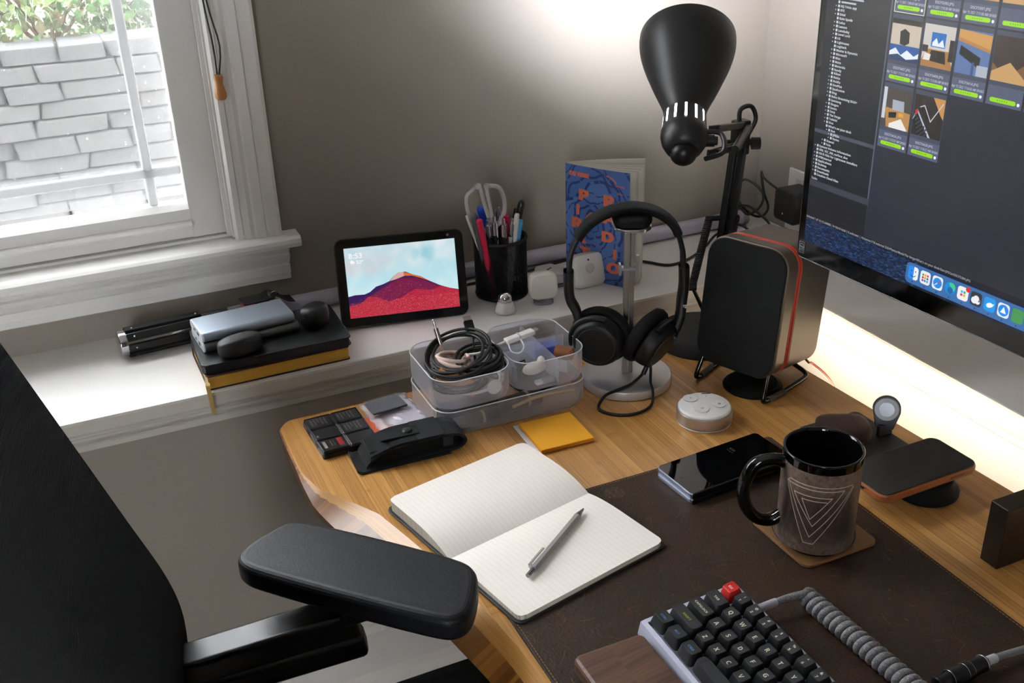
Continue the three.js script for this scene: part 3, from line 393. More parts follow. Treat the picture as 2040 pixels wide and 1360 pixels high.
// ---------------------------------------------------------------- desk lamp
{
  const t = thing('desk_lamp', 'black architect desk lamp with bell shade turned up at the wall', 'lamp', [0.854, DESK, -1.229]), b = M.blackSatin, O = t.position, Lc = (v) => v.clone().sub(O);
  add('base', lathe([[0, 0], [0.0648, 0], [0.066, 0.004], [0.0655, 0.020], [0.0635, 0.0235], [0.059, 0.0245], [0, 0.0245]], 64), mat('#161618', 0.65, { specularIntensity: 0.6 }), t);
  const E = Lc(atZ(1475, 268, -1.262)), F = V(0.022, 0.05, 0.004);      // elbow and foot joint
  add('socket', [cy(0.013, 0.015, 0.03, 0.020, 0.038, 0.004), bar([0.010, 0.045, 0.016], [0.036, 0.065, -0.008], 0.012, 0.02)], b, t);
  const side = V(0.917, 0, 0.398);                                    // across the arm
  for (const s of [-1, 1]) add('lower_arm', bar(F.clone().addScaledVector(side, s * 0.0068), E.clone().addScaledVector(side, s * 0.0068), 0.0105, 0.011), b, t);
  add('elbow', [bar(E.clone().add(V(0, -0.03, 0)), E.clone().add(V(0, 0.022, 0)), 0.024, 0.020, 0.003), rod(E.clone().addScaledVector(side, -0.02).add(V(0, -0.012, 0)), E.clone().addScaledVector(side, 0.024).add(V(0, -0.012, 0)), 0.005), rod(E.clone().addScaledVector(side, 0.018).add(V(0, -0.014, 0)), E.clone().addScaledVector(side, 0.03).add(V(0, -0.014, 0)), 0.0095, 10)], b, t);
  for (const s of [-0.014, 0.012]) { const e = E.clone().add(V(0, s, 0)).addScaledVector(side, 0.0135); add('screw', ball(0.003, e.x, e.y, e.z), M.steel, t); }
  // springs beside the lower arm
  const pt = (px, py, z) => Lc(atZ(px, py, z));
  const k = 0.40, J = F.clone().lerp(E, k + 0.14);
  add('spring_bar', rod(J.clone().addScaledVector(side, -0.034), J.clone().addScaledVector(side, 0.016), 0.0045), b, t);
  for (const s of [-0.029, 0.012]) {
    const A = J.clone().addScaledVector(side, s), B = F.clone().addScaledVector(side, s - 0.016).add(V(-0.004, 0.052, 0.02)), n = 34, pts = [];
    for (let i = 0; i <= n * 6; i++) { const q = i / (n * 6), a = i / 6 * Math.PI * 2, c = A.clone().lerp(B, q); pts.push(c.add(V(Math.cos(a) * 0.0048, 0, Math.sin(a) * 0.0048))); }
    add('spring', [tube(pts, 0.0019, n * 10, 5), rod(A.clone().lerp(B, 0.02), A.clone().lerp(B, 0.98), 0.004)], b, t);
    add('spring_link', [rod(B, F.clone().addScaledVector(side, s * 0.5).add(V(0, -0.005, 0)), 0.003), rod(B.clone().addScaledVector(side, -0.007), B.clone().addScaledVector(side, 0.006), 0.007)], b, t);
  }
  // head: axis up and away from the camera
  const mid = camera.position.clone().add(dir(1366, 185).normalize().multiplyScalar(1.46));
  const right = V(1, 0, 0).applyEuler(camera.rotation), up = V(0, 1, 0).applyEuler(camera.rotation), fwd = V(0, 0, -1).applyEuler(camera.rotation);
  const axis = up.clone().multiplyScalar(0.885).addScaledVector(right, 0.105).addScaledVector(fwd, 0.455).normalize();
  const head = new THREE.Group(); head.name = 'head'; head.position.copy(Lc(mid)); head.quaternion.setFromUnitVectors(V(0, 1, 0), axis); head.scale.setScalar(0.965); t.add(head);
  const prof = [[0.0290, -0.040], [0.0308, -0.028], [0.0355, -0.012], [0.0440, 0.012], [0.0525, 0.038], [0.0605, 0.064], [0.0662, 0.088], [0.0686, 0.108], [0.0684, 0.122]];
  prof.forEach((p) => { p[1] = (p[1] + 0.04) * 0.86 - 0.04; });
  const pv = new THREE.SplineCurve(prof.map(([r, y]) => new THREE.Vector2(r, y))).getPoints(40);
  const outer = new THREE.LatheGeometry([...pv, new THREE.Vector2(0.0680, 0.1000)], 72), inner = new THREE.LatheGeometry(pv.map((p) => new THREE.Vector2(p.x - 0.0014, p.y)).concat([new THREE.Vector2(0.0680, 0.1000)]), 72);
  add('shade', outer, mat('#0f0f11', 0.44, { side: THREE.DoubleSide }), head);
  add('shade_lining', inner, mat('#e8e8e6', 0.5, { side: THREE.DoubleSide }), head);
  // slotted collar: bars between the slots
  const slots = [], n = 13; for (let i = 0; i < n; i++) { const a0 = i / n * Math.PI * 2, a1 = a0 + Math.PI * 2 / n * 0.78; const g = new THREE.CylinderGeometry(0.0290, 0.0305, 0.026, 5, 1, true, a0, a1 - a0); g.translate(0, -0.053, 0); slots.push(g); }
  add('vent_collar', slots, mat('#0f0f11', 0.44, { side: THREE.DoubleSide }), head);
  add('socket_cup', lathe([[0.0303, -0.0645], [0.0318, -0.070], [0.0322, -0.078], [0.0302, -0.088], [0.025, -0.098], [0.017, -0.103], [0, -0.1035]], 48), mat('#0f0f11', 0.44, { side: THREE.DoubleSide }), head);
  add('knob', ball(0.0180, 0, -0.106, 0.0, 1, 0.85, 1), b, head);
  add('bulb', [ball(0.028, 0, 0.045, 0, 1, 1.05, 1), lathe([[0.013, -0.06], [0.013, -0.02], [0.018, 0.005], [0.026, 0.033]], 24)], new THREE.MeshPhysicalMaterial({ color: '#ffffff', emissive: lin(0.93, 0.96, 1), emissiveIntensity: 3.5, roughness: 0.4 }), head);
  const l = new THREE.PointLight(lin(0.93, 0.975, 1.07), LAMP); l.position.set(0, 0.045, 0); l.castShadow = true; l.shadow.radius = 1.6; l.name = 'bulb_light'; head.add(l);
  // upper arm from the elbow to the head pivot
  const piv = mid.clone().addScaledVector(axis, -0.078).addScaledVector(right, 0.030).addScaledVector(fwd, 0.012), P = Lc(piv);
  add('pivot', [rod(P.clone().addScaledVector(right, -0.006), P.clone().addScaledVector(right, 0.012), 0.008), rod(P.clone().addScaledVector(right, 0.010), P.clone().addScaledVector(right, 0.016), 0.006)], b, t);
  const P2 = P.clone().addScaledVector(up, -0.016).addScaledVector(right, 0.01), P1 = P.clone().addScaledVector(up, 0.016).addScaledVector(right, 0.012);
  for (const s of [-0.006, 0.006]) {
    add('upper_arm', bar(P1.clone().addScaledVector(side, s), E.clone().add(V(0, 0.014, 0)).addScaledVector(side, s), 0.004, 0.009), b, t);
    add('upper_arm', bar(P2.clone().addScaledVector(side, s), E.clone().add(V(0, -0.016, 0)).addScaledVector(side, s), 0.004, 0.009), b, t);
  }
  add('spring', rod(E.clone().add(V(0.004, 0.012, 0.012)), E.clone().lerp(P2, 0.52).add(V(0, -0.004, 0.02)), 0.006), b, t);
  add('lamp_cord', [tube([P.clone().addScaledVector(up, 0.012), P.clone().addScaledVector(up, 0.010).addScaledVector(right, 0.020), P.clone().addScaledVector(up, -0.018).addScaledVector(right, 0.020).addScaledVector(fwd, -0.02), P.clone().addScaledVector(up, -0.024).addScaledVector(right, 0.0)], 0.0035, 40, 8), tube([E.clone().add(V(-0.006, 0.016, 0.004)), E.clone().add(V(0.0, 0.036, -0.004)), E.clone().add(V(0.022, 0.038, -0.008)), E.clone().add(V(0.032, 0.018, -0.008)), E.clone().add(V(0.02, -0.01, -0.01)), F.clone().lerp(E, 0.5).add(V(0.012, 0, -0.012)), F.clone().add(V(0.012, 0.01, -0.014))], 0.0035, 80, 8)], M.cable, t);
}
// ---------------------------------------------------------------- speaker on its wire stand
{
  const FL = V(0.788, 0, -1.129), FR = V(0.83, 0, -1.022), c = FL.clone().add(FR).multiplyScalar(0.5), turn = -1.197;
  const t = thing('speaker', 'silver desktop speaker with black cloth front and red seam on wire legs', 'speaker', [c.x, DESK, c.z], turn);
  const w = 0.128, h = 0.188, up = 0.034, tilt = -0.125;
  const body = new THREE.Group(); body.name = 'cabinet'; body.position.set(0, up, 0.006); body.rotation.x = tilt; t.add(body);
  const S = (d, z, k = 0, r = 0.03) => plate(rrect(w - k, h - k, r), d, 0.0025, 10).translate(0, h / 2, z);
  add('front_shell', S(0.026, -0.026), mat('#61584f', 0.42, { metalness: 0.9 }), body);
  add('seam_gap', S(0.014, -0.036, 0.008), mat('#0b0b0b', 0.6), body);
  add('seam', [S(0.0022, -0.0282, -0.0006), S(0.0022, -0.0355, -0.0006)], mat('#c2402c', 0.5), body);
  add('back_shell', S(0.082, -0.117), mat('#61584f', 0.42, { metalness: 0.9 }), body);
  add('grille', plate(rrect(w - 0.004, h - 0.004, 0.029), 0.0045, 0.0018, 10).translate(0, h / 2, -0.0005), mat('#090909', 0.97, { bumpMap: rep(speck, 6), bumpScale: 0.00015 }), body);
  // wire legs: front hoop and rear hoop each side, with grey rubber sleeves
  for (const s of [-1, 1]) {
    const x = s * 0.054, wire = [V(x * 0.92, 0.07, -0.012), V(x, 0.03, 0.004), V(x * 1.04, 0.009, 0.012), V(x * 1.04, 0.004, 0.004), V(x * 1.1, 0.004, -0.03), V(x * 1.12, 0.004, -0.088), V(x * 1.09, 0.005, -0.100), V(x * 0.95, 0.009, -0.103), V(x * 0.4, 0.022, -0.10), V(x * 0.2, 0.05, -0.09)];
    add('leg', tube(new THREE.CatmullRomCurve3(wire, false, 'catmullrom', 0.25), 0.0034, 90, 10), mat('#4a4846', 0.12, { metalness: 1 }), t);
    add('sleeve', rod(V(x * 1.05, 0.004, -0.002), V(x * 1.13, 0.004, -0.036), 0.0045, 12), mat('#4a443e', 0.9), t); add('sleeve', rod(V(x * 0.72, 0.0158, -0.105), V(x * 0.46, 0.0208, -0.1015), 0.0045, 12), mat('#4a443e', 0.9), t);
  }
  const O = t.position.clone(), inv = (p) => p.sub(O).applyAxisAngle(V(0, 1, 0), -turn);
  const wire = [inv(atX(1592, 700, 0.93)), inv(atX(1610, 722, 0.945)), inv(V(0.958, DESK + 0.002, -1.09)), inv(V(0.963, DESK - 0.012, -1.05)), inv(V(0.972, DESK - 0.1, -1.0))];
  add('speaker_wire', tube(wire, 0.0012, 40, 6), M.cable, t);
  add('speaker_wire', tube(wire.map((p) => p.clone().add(V(0.0018, 0.001, 0))), 0.0011, 40, 6), mat('#a02c22', 0.5), t);
}
tag(add('cable_puck', (() => { const p = atY(1499, 768, DESK), g = lathe([[0, 0.013], [0.012, 0.013], [0.026, 0.010], [0.0325, 0.0078], [0.034, 0.0085], [0.0355, 0.0075], [0.041, 0.0045], [0.0425, 0.002], [0.042, 0], [0, 0]].reverse(), 48); g.translate(p.x, DESK, p.z); return g; })(), M.blackMatte), 'flat black round rubber puck under the silver speaker', 'puck');

// ---------------------------------------------------------------- headphone stand
{
  const t = thing('headphone_stand', 'silver headphone stand with thick round base, post and padded rest', 'headphone stand', [0.689, DESK, -1.172], -0.409);
  add('base', lathe([[0, 0], [0.064, 0], [0.0655, 0.0015], [0.0655, 0.0125], [0.064, 0.014], [0, 0.014]], 72), M.alu, t);
  add('post', [rb(0.0075, 0.224, 0.010, -0.003, 0.126, 0, 0.001), rb(0.006, 0.224, 0.008, 0.0055, 0.126, -0.001, 0.001)], mat('#a7a29c', 0.3, { metalness: 0.95 }), t);
  add('cable_clip', [rb(0.022, 0.004, 0.012, 0, 0.178, 0.003, 0.001), rb(0.004, 0.016, 0.012, -0.0125, 0.177, 0.003, 0.001), rb(0.005, 0.018, 0.012, 0.0105, 0.174, 0.003, 0.001), rb(0.005, 0.010, 0.008, 0.013, 0.19, -0.002, 0.001)], mat('#a9a9ab', 0.25, { metalness: 0.6 }), t);
  const r = flat(plate(rrect(0.052, 0.062, 0.02), 0.0045, 0.001)).translate(0.004, 0.2365, -0.008); add('rest_plate', r, M.steel, t);
  add('rest_pad', flat(plate(rrect(0.054, 0.064, 0.022), 0.017, 0.008, 10, 4)).translate(0.004, 0.2405, -0.008), M.blackMatte, t);
}
// headphones hanging on the stand
{
  const t = thing('headphones', 'black over-ear headphones hanging on the silver stand', 'headphones', [0.689, DESK, -1.172], -0.409), b = mat('#08080a', 0.48, { specularIntensity: 0.7 }), soft = mat('#09090a', 0.8, { specularIntensity: 0.5 });
  // arc in the local xy plane; x right, z to the camera
  const A = (x, y, z = 0) => V(x, y, z);
  const arc = new THREE.CatmullRomCurve3([A(-0.083, 0.172), A(-0.079, 0.205), A(-0.062, 0.237), A(-0.035, 0.2575), A(0.0, 0.2655), A(0.034, 0.259), A(0.060, 0.239), A(0.0735, 0.205), A(0.0765, 0.172)], false, 'catmullrom', 0.5);
  const band = (c, wz, th, n, u0, u1) => grid(20, n, (u, v) => { const q = lerp(u0, u1, v), p = c.getPoint(q), tn = c.getTangent(q), nx = -tn.y, ny = tn.x, a = u * Math.PI * 2, e = Math.sin(a), f = Math.cos(a), pe = (x, k) => Math.sign(x) * Math.pow(Math.abs(x), k); return [p.x + nx * th * pe(e, 0.7), p.y + ny * th * pe(e, 0.7), p.z + wz * pe(f, 0.7)]; });
  const fl = (g) => { const ix = g.index.array; for (let i = 0; i < ix.length; i += 3) [ix[i], ix[i + 1]] = [ix[i + 1], ix[i]]; g.computeVertexNormals(); return g; };
  add('headband', fl(band(arc, 0.0115, 0.0035, 80, 0.0, 1.0)), b, t);
  add('headband_pad', fl(band(arc, 0.0155, 0.0062, 60, 0.20, 0.80)), soft, t);
  const yoke = (pts, w0) => { const c = new THREE.CatmullRomCurve3(pts, false, 'catmullrom', 0.5); return fl(band(c, 0.0115, w0, 40, 0, 1)); };
  add('yoke', yoke([A(-0.0835, 0.176), A(-0.0835, 0.150), A(-0.081, 0.132), A(-0.074, 0.118, 0.002), A(-0.0705, 0.106, 0.006)], 0.0072), b, t);
  add('yoke', yoke([A(0.0775, 0.178), A(0.0785, 0.150), A(0.0765, 0.125), A(0.0745, 0.105, 0.004), A(0.068, 0.088, 0.010)], 0.0072), b, t);
  const cup = (pos, look, flipHinge, hingeDir) => {
    const g = new THREE.Group(); g.name = 'ear_cup'; g.position.copy(pos); g.quaternion.setFromUnitVectors(V(0, 1, 0), look.normalize()); t.add(g);
    add('shell', lathe([[0, 0.021], [0.026, 0.021], [0.0275, 0.0195], [0.0305, 0.020], [0.034, 0.017], [0.037, 0.010], [0.038, 0.002], [0.0375, -0.004], [0, -0.004]].reverse(), 64), b, g);
    add('cushion', lathe([[0.020, -0.004], [0.040, -0.004], [0.0435, -0.008], [0.0445, -0.015], [0.042, -0.021], [0.034, -0.0245], [0.024, -0.022], [0.020, -0.016]].reverse(), 64), soft, g);
    add('dial_ring', new THREE.TorusGeometry(0.0275, 0.0006, 6, 64).rotateX(Math.PI / 2).translate(0, 0.0205, 0), mat('#26262a', 0.3), g);
    const q = hingeDir.clone().applyQuaternion(g.quaternion.clone().invert()); q.y = 0; q.normalize(); const a0 = Math.atan2(q.z, q.x);
    const arcp = []; for (let i = 0; i <= 24; i++) { const a = a0 + (i / 24 - 0.5) * 2.1; arcp.push(V(Math.cos(a) * 0.0385, 0.0085, Math.sin(a) * 0.0385)); }
    add('hinge_arm', tube(arcp, 0.0048, 40, 8), b, g);
    return g;
  };
  const L = cup(A(-0.042, 0.078, 0.020), A(-0.34, -0.10, 0.93), 0, A(-0.7, 0.7, 0)), R = cup(A(0.034, 0.072, 0.018), A(0.70, -0.42, 0.58), 0, A(0.7, 0.7, 0));
  add('hinge', rod(A(-0.0715, 0.110, 0.005), A(-0.058, 0.095, 0.022), 0.006), M.blackSatin, t); add('hinge', rod(A(0.0690, 0.092, 0.008), A(0.0615, 0.078, 0.022), 0.007), M.blackSatin, t);
  add('logo', [0, 1].flatMap((i) => [0, 1].map((j) => bx(0.0022, 0.0022, 0.0004, 0.0775 + i * 0.003, 0.119 + j * 0.003, 0.0118))), mat('#d8d8d8', 0.4), t);
  const cb = [A(0.030, 0.044, 0.024), A(0.022, 0.030, 0.032), A(0.002, 0.018, 0.045), A(-0.020, 0.0155, 0.058), A(-0.038, 0.012, 0.068), A(-0.048, 0.0025, 0.082), A(-0.036, 0.0028, 0.100), A(-0.010, 0.0028, 0.106), A(0.016, 0.0028, 0.094), A(0.028, 0.004, 0.076), A(0.030, 0.0155, 0.062), A(0.030, 0.017, 0.04), A(0.032, 0.03, 0.024), A(0.031, 0.044, 0.02)];
  add('headphone_cable', [tube(cb, 0.0021, 120, 8), rod(cb[0], A(0.020, 0.027, 0.034), 0.0036)], M.cable, t);
}
// ---------------------------------------------------------------- round smart dial
{
  const p = atY(1402, 836, DESK), t = thing('control_dial', 'round white topped silver smart control dial with three buttons', 'controller', [p.x, DESK, p.z], -0.409);
  add('foot', lathe([[0, 0], [0.036, 0], [0.0372, 0.001], [0.0372, 0.003], [0, 0.003]], 64), M.whitePlastic, t);
  add('ring', lathe([[0, 0.003], [0.0374, 0.003], [0.0378, 0.0045], [0.0378, 0.0185], [0.0368, 0.0195], [0.0345, 0.0195], [0, 0.0195]], 64), mat('#b4aa9f', 0.35, { metalness: 0.8 }), t);
  add('top', lathe([[0, 0.0185], [0.0345, 0.0185], [0.0358, 0.0195], [0.0358, 0.022], [0.0335, 0.0240], [0, 0.0248]], 64), mat('#dcdad7', 0.25), t);
  [[-0.0165, -0.0165], [-0.0065, 0.0125], [0.0185, 0.001]].forEach(([x, z], i) => { const b = add('button', [cy(0.0098, 0.0098, 0.0014, x, 0.0250, z, 40), new THREE.TorusGeometry(0.0098, 0.0003, 6, 40).rotateX(Math.PI / 2).translate(x, 0.0255, z)], mat('#d4d2cf', 0.3), t); add('button_mark', Array.from({ length: i + 1 + (i === 2) }, (_, q) => ball(0.0006, x + (q % 2) * 0.002, 0.0258, z + Math.floor(q / 2) * 0.002)), mat('#222', 0.6), b); });
  add('led_dot', ball(0.0005, 0.006, 0.0246, -0.022), mat('#333', 0.5), t);
  add('brand_mark', bx(0.012, 0.0003, 0.0016, 0.007, 0.0243, -0.030), mat('#3a3a3a', 0.6), t);
}
// ---------------------------------------------------------------- coaster and mug
{
  const a = atY(1497, 1035, PAD + 0.004), b = atY(1613, 1135, PAD + 0.004), c2 = atY(1747, 1075, PAD + 0.004), c = a.clone().add(c2).multiplyScalar(0.5), turn = -Math.atan2(b.z - a.z, b.x - a.x);
  const t = thing('coaster', 'square brown leather coaster with embossed circle under the mug', 'coaster', [c.x, PAD, c.z], turn);
  add('leather', slab(0.101, 0.101, 0.0045, 0.010, 0.0012), mat('#7a552f', 0.62, { bumpMap: rep(peel, 20), bumpScale: 0.0004 }), t);
  add('embossed_ring', [new THREE.TorusGeometry(0.0455, 0.0009, 6, 64).rotateX(Math.PI / 2).translate(0, 0.0045, 0), new THREE.TorusGeometry(0.0425, 0.0006, 6, 64).rotateX(Math.PI / 2).translate(0, 0.0045, 0)], mat('#37291d', 0.6), t);
  const m = thing('mug', 'black ceramic mug with brown mottled print and outlined triangle', 'mug', [0.679, PAD + 0.0047, -0.738], 0);
  const R = 0.0418, H = 0.120;
  const prof = [[0, 0], [0.034, 0], [0.036, 0.002], [0.037, 0.005], [R, 0.008], [R, H - 0.003], [R + 0.0006, H - 0.001], [R - 0.0005, H], [R - 0.0028, H - 0.0008], [R - 0.004, H - 0.006], [R - 0.0045, 0.012], [R - 0.012, 0.006], [0, 0.005]];
  add('body', lathe(prof, 80), M.blackGloss, m);
  const print = canvasTex(1024, 512, (c, w, h) => {                  // u = round the mug (200 degrees), v = height
    c.fillStyle = '#66564c'; c.fillRect(0, 0, w, h);
    for (let i = 0; i < 5200; i++) { const y = rr(0, h), k = y / h, dark = rnd() < 0.25 + 0.75 * (1 - Math.abs(k - 0.55) * 1.5); c.fillStyle = dark ? `rgba(48,40,38,${rr(0.05, 0.2)})` : `rgba(150,126,110,${rr(0.04, 0.16)})`; c.beginPath(); c.arc(rr(0, w), y, rr(2, 16), 0, 7); c.fill(); }
    for (let i = 0; i < 900; i++) { const x = w / 2 + rr(-1, 1) * 300, y = rr(150, 420), r = rr(20, 70), g = c.createRadialGradient(x, y, 0, x, y, r); g.addColorStop(0, 'rgba(22,18,18,0.045)'); g.addColorStop(1, 'rgba(22,18,18,0)'); c.fillStyle = g; c.fillRect(x - r, y - r, 2 * r, 2 * r); }
    c.lineJoin = 'miter'; c.strokeStyle = '#cfbaa6'; c.lineWidth = 5; const L = (pts, close) => { c.beginPath(); pts.forEach(([x, y], i) => (i ? c.lineTo(w / 2 - 18 + x, y) : c.moveTo(w / 2 - 18 + x, y))); if (close) c.closePath(); c.stroke(); };
    L([[-208, 78], [285, 78], [298, 98], [23, 442], [-48, 442], [-240, 100]], true); L([[-240, 100], [216, 100], [4, 328], [-163, 142], [126, 142], [-18, 285], [-93, 167], [92, 167]]); L([[292, 90], [-10, 400], [-226, 90]]);
  });
  const pg = new THREE.CylinderGeometry(R + 0.0003, R + 0.0003, H - 0.019, 72, 1, true, -Math.PI * 0.555, Math.PI * 1.11); pg.translate(0, 0.008 + (H - 0.019) / 2, 0);
  const pr = add('print', pg, mat('#ffffff', 0.28, { map: print }), m); pr.rotation.y = -0.76;
  const hd = V(-0.917, 0, -0.398), hp = (r, y) => [hd.x * r, y, hd.z * r];
  const hc = new THREE.CatmullRomCurve3([hp(R - 0.003, 0.101), hp(R + 0.010, 0.106), hp(R + 0.029, 0.101), hp(R + 0.040, 0.076), hp(R + 0.038, 0.050), hp(R + 0.024, 0.031), hp(R + 0.008, 0.027), hp(R - 0.003, 0.034)].map((p) => V(...p)));
  add('handle', new THREE.TubeGeometry(hc, 60, 0.0072, 14).scale(1, 1, 1), M.blackGloss, m);
}
// ---------------------------------------------------------------- folding phone on the pad
{
  const t = thing('folding_phone', 'closed black folding phone with polished blue-silver hinge side', 'phone', [0.594, PAD, -0.893], 0.075);
  const frame = mat('#c3cbe0', 0.34, { metalness: 0.9 });
  add('lower_half', slab(0.158, 0.0715, 0.0066, 0.006, 0.0015).translate(0.079, 0, 0), frame, t);
  add('upper_half', slab(0.158, 0.0715, 0.0066, 0.006, 0.0015).translate(0.079, 0.0082, 0), frame, t);
  add('case', [rb(0.158, 0.0070, 0.003, 0.081, 0.0033, 0.0352, 0.001), rb(0.158, 0.0070, 0.003, 0.081, 0.0118, 0.0352, 0.001), rb(0.15, 0.005, 0.06, 0.08, 0.0073, 0, 0.001)], M.blackSatin, t);
  add('screen', slab(0.1565, 0.0705, 0.0006, 0.006, 0.0002).translate(0.079, 0.0146, 0), mat('#030304', 0.03), t);
  add('camera_hole', cy(0.0015, 0.0015, 0.0002, 0.012, 0.01525, 0, 16), mat('#1b1b22', 0.2), t);
  const tx = canvasTex(256, 64, (c) => { c.fillStyle = '#000'; c.fillRect(0, 0, 256, 64); c.fillStyle = '#8b8f98'; c.font = '30px sans-serif'; c.fillText('8:53', 4, 28); c.font = '16px sans-serif'; c.fillText('Fri, Apr 16', 4, 54); });
  add('clock', new THREE.PlaneGeometry(0.04, 0.01).rotateX(-Math.PI / 2).rotateY(-Math.PI / 2).translate(0.102, 0.0153, -0.003), new THREE.MeshPhysicalMaterial({ color: '#000', roughness: 0.1, emissive: '#ffffff', emissiveMap: tx, emissiveIntensity: 0.35 }), t);
}
// ---------------------------------------------------------------- charging station with earbud case, watch puck and phone
{
  const t = thing('charging_mat', 'black fold-out wireless charging mat on the bamboo desk', 'charger', [0.862, DESK, -0.828]);
  const mm = mat('#1e1d1d', 0.7, { bumpMap: rep(speck, 3), bumpScale: 0.0004 });
  add('pad', slab(0.100, 0.112, 0.009, 0.008, 0.002).translate(0.002, 0, -0.055), mm, t);
  add('link', rb(0.07, 0.004, 0.04, 0, 0.0032, 0.015, 0.001), mm, t);
  add('hinge_strip', rb(0.09, 0.004, 0.012, 0, 0.005, -0.006, 0.001), M.blackMatte, t);
  add('phone_puck', lathe([[0, 0], [0.036, 0], [0.039, 0.003], [0.039, 0.008], [0.036, 0.012], [0.031, 0.0175], [0.030, 0.0245], [0, 0.0245]], 48).translate(0.002, 0.0005, 0.066), M.blackMatte, t);
  add('watch_post', [rb(0.022, 0.020, 0.006, 0.040, 0.015, -0.046, 0.001), plate((() => { const s = new THREE.Shape(); s.moveTo(-0.011, 0); s.lineTo(0.011, 0); s.lineTo(0.0175, 0.022); s.absarc(0, 0.026, 0.0175, 0, Math.PI); s.lineTo(-0.011, 0); return s; })(), 0.007, 0.0012).rotateX(-0.25).translate(0.0, 0.016, 0).rotateY(-0.75).translate(0.041, 0.002, -0.048)].map((g) => g), mat('#1a1c24', 0.4), t);
  const wp = (g, z) => g.rotateX(Math.PI / 2).translate(0, 0.026, 0.007 + z).rotateX(-0.25).translate(0, 0.016, 0).rotateY(-0.75).translate(0.041, 0.002, -0.048);
  add('watch_puck', wp(cy(0.0148, 0.0148, 0.0016, 0, 0, 0, 40), 0.0006), mat('#a9acb4', 0.45), t);
  add('puck_centre', wp(cy(0.0095, 0.0095, 0.0006, 0, 0, 0, 40), 0.0018), mat('#70737c', 0.25, { metalness: 0.3 }), t);
  const e = thing('earbud_case', 'dark brown leather-covered rounded earbud case on the charging mat', 'earbud case', [0.849, DESK + 0.0093, -0.892], -0.45);
  const lea = mat('#341c10', 0.55, { specularIntensity: 0.7, bumpMap: rep(peel, 30), bumpScale: 0.0002 });
  add('shell', pebble(0.068, 0.052, 0.025, 0.55, 0.5), lea, e);
  add('lid_seam', place(plate((() => { const s = rrect(0.0520, 0.0250, 0.0100); s.holes.push(rrect(0.0500, 0.0232, 0.0092)); return s; })(), 0.0009, 0.0002), [0.0130, 0.0125, 0], [0, Math.PI / 2, 0]), mat('#241813', 0.5), e);
  const p = thing('leather_case_phone', 'phone with dark screen in tan leather case lying on charger', 'phone', [0.844, 0.7258, -0.7705], 0.02);
  add('case', slab(0.149, 0.0745, 0.0115, 0.013, 0.003, 10), mat('#8f4d1f', 0.5, { bumpMap: rep(peel, 10), bumpScale: 0.0002 }), p);
  add('screen', slab(0.1445, 0.070, 0.001, 0.011, 0.0003, 10).translate(0, 0.0109, 0), mat('#0d0d0e', 0.22), p);
  add('screen_edge', flat(plate((() => { const s = rrect(0.1462, 0.0717, 0.0118); s.holes.push(rrect(0.1446, 0.0701, 0.011)); return s; })(), 0.0012, 0.0003)).translate(0, 0.0108, 0), mat('#1a1512', 0.3), p);
  add('side_button', rb(0.022, 0.0032, 0.0012, 0.038, 0.006, 0.0373, 0.0006), mat('#6d3f24', 0.5), p);
  add('port', [rb(0.001, 0.003, 0.010, -0.0744, 0.0055, 0.0, 0.0004), rb(0.001, 0.002, 0.002, -0.0744, 0.0055, -0.018, 0.0004)], M.black, p);
}
// ---------------------------------------------------------------- sticky notes
{
  const a = atY(1032, 847, DESK + 0.004), b = atY(1081, 900, DESK + 0.004), c2 = atY(1186, 874, DESK + 0.004), turn = -Math.atan2(c2.z - b.z, c2.x - b.x), c = a.clone().add(c2).multiplyScalar(0.5);
  const t = thing('sticky_note_pad', 'orange yellow square sticky note pad', 'sticky notes', [c.x, DESK + 0.0005, c.z], turn);
  add('backing_card', slab(0.073, 0.080, 0.0005, 0.001, 0.0001).translate(-0.0085, 0, -0.004), mat('#dcd7d4', 0.8), t);
  for (let i = 0; i < 5; i++) add('note_sheets', rb(0.0755 + rr(0, 0.0004), 0.0011, 0.0755, rr(-0.0003, 0.0003), 0.0011 + i * 0.0011, rr(-0.0003, 0.0003), 0.0002, 1), mat(i === 4 ? '#eca51f' : ['#d98412', '#e59a1c'][i % 2], 0.85), t);
}
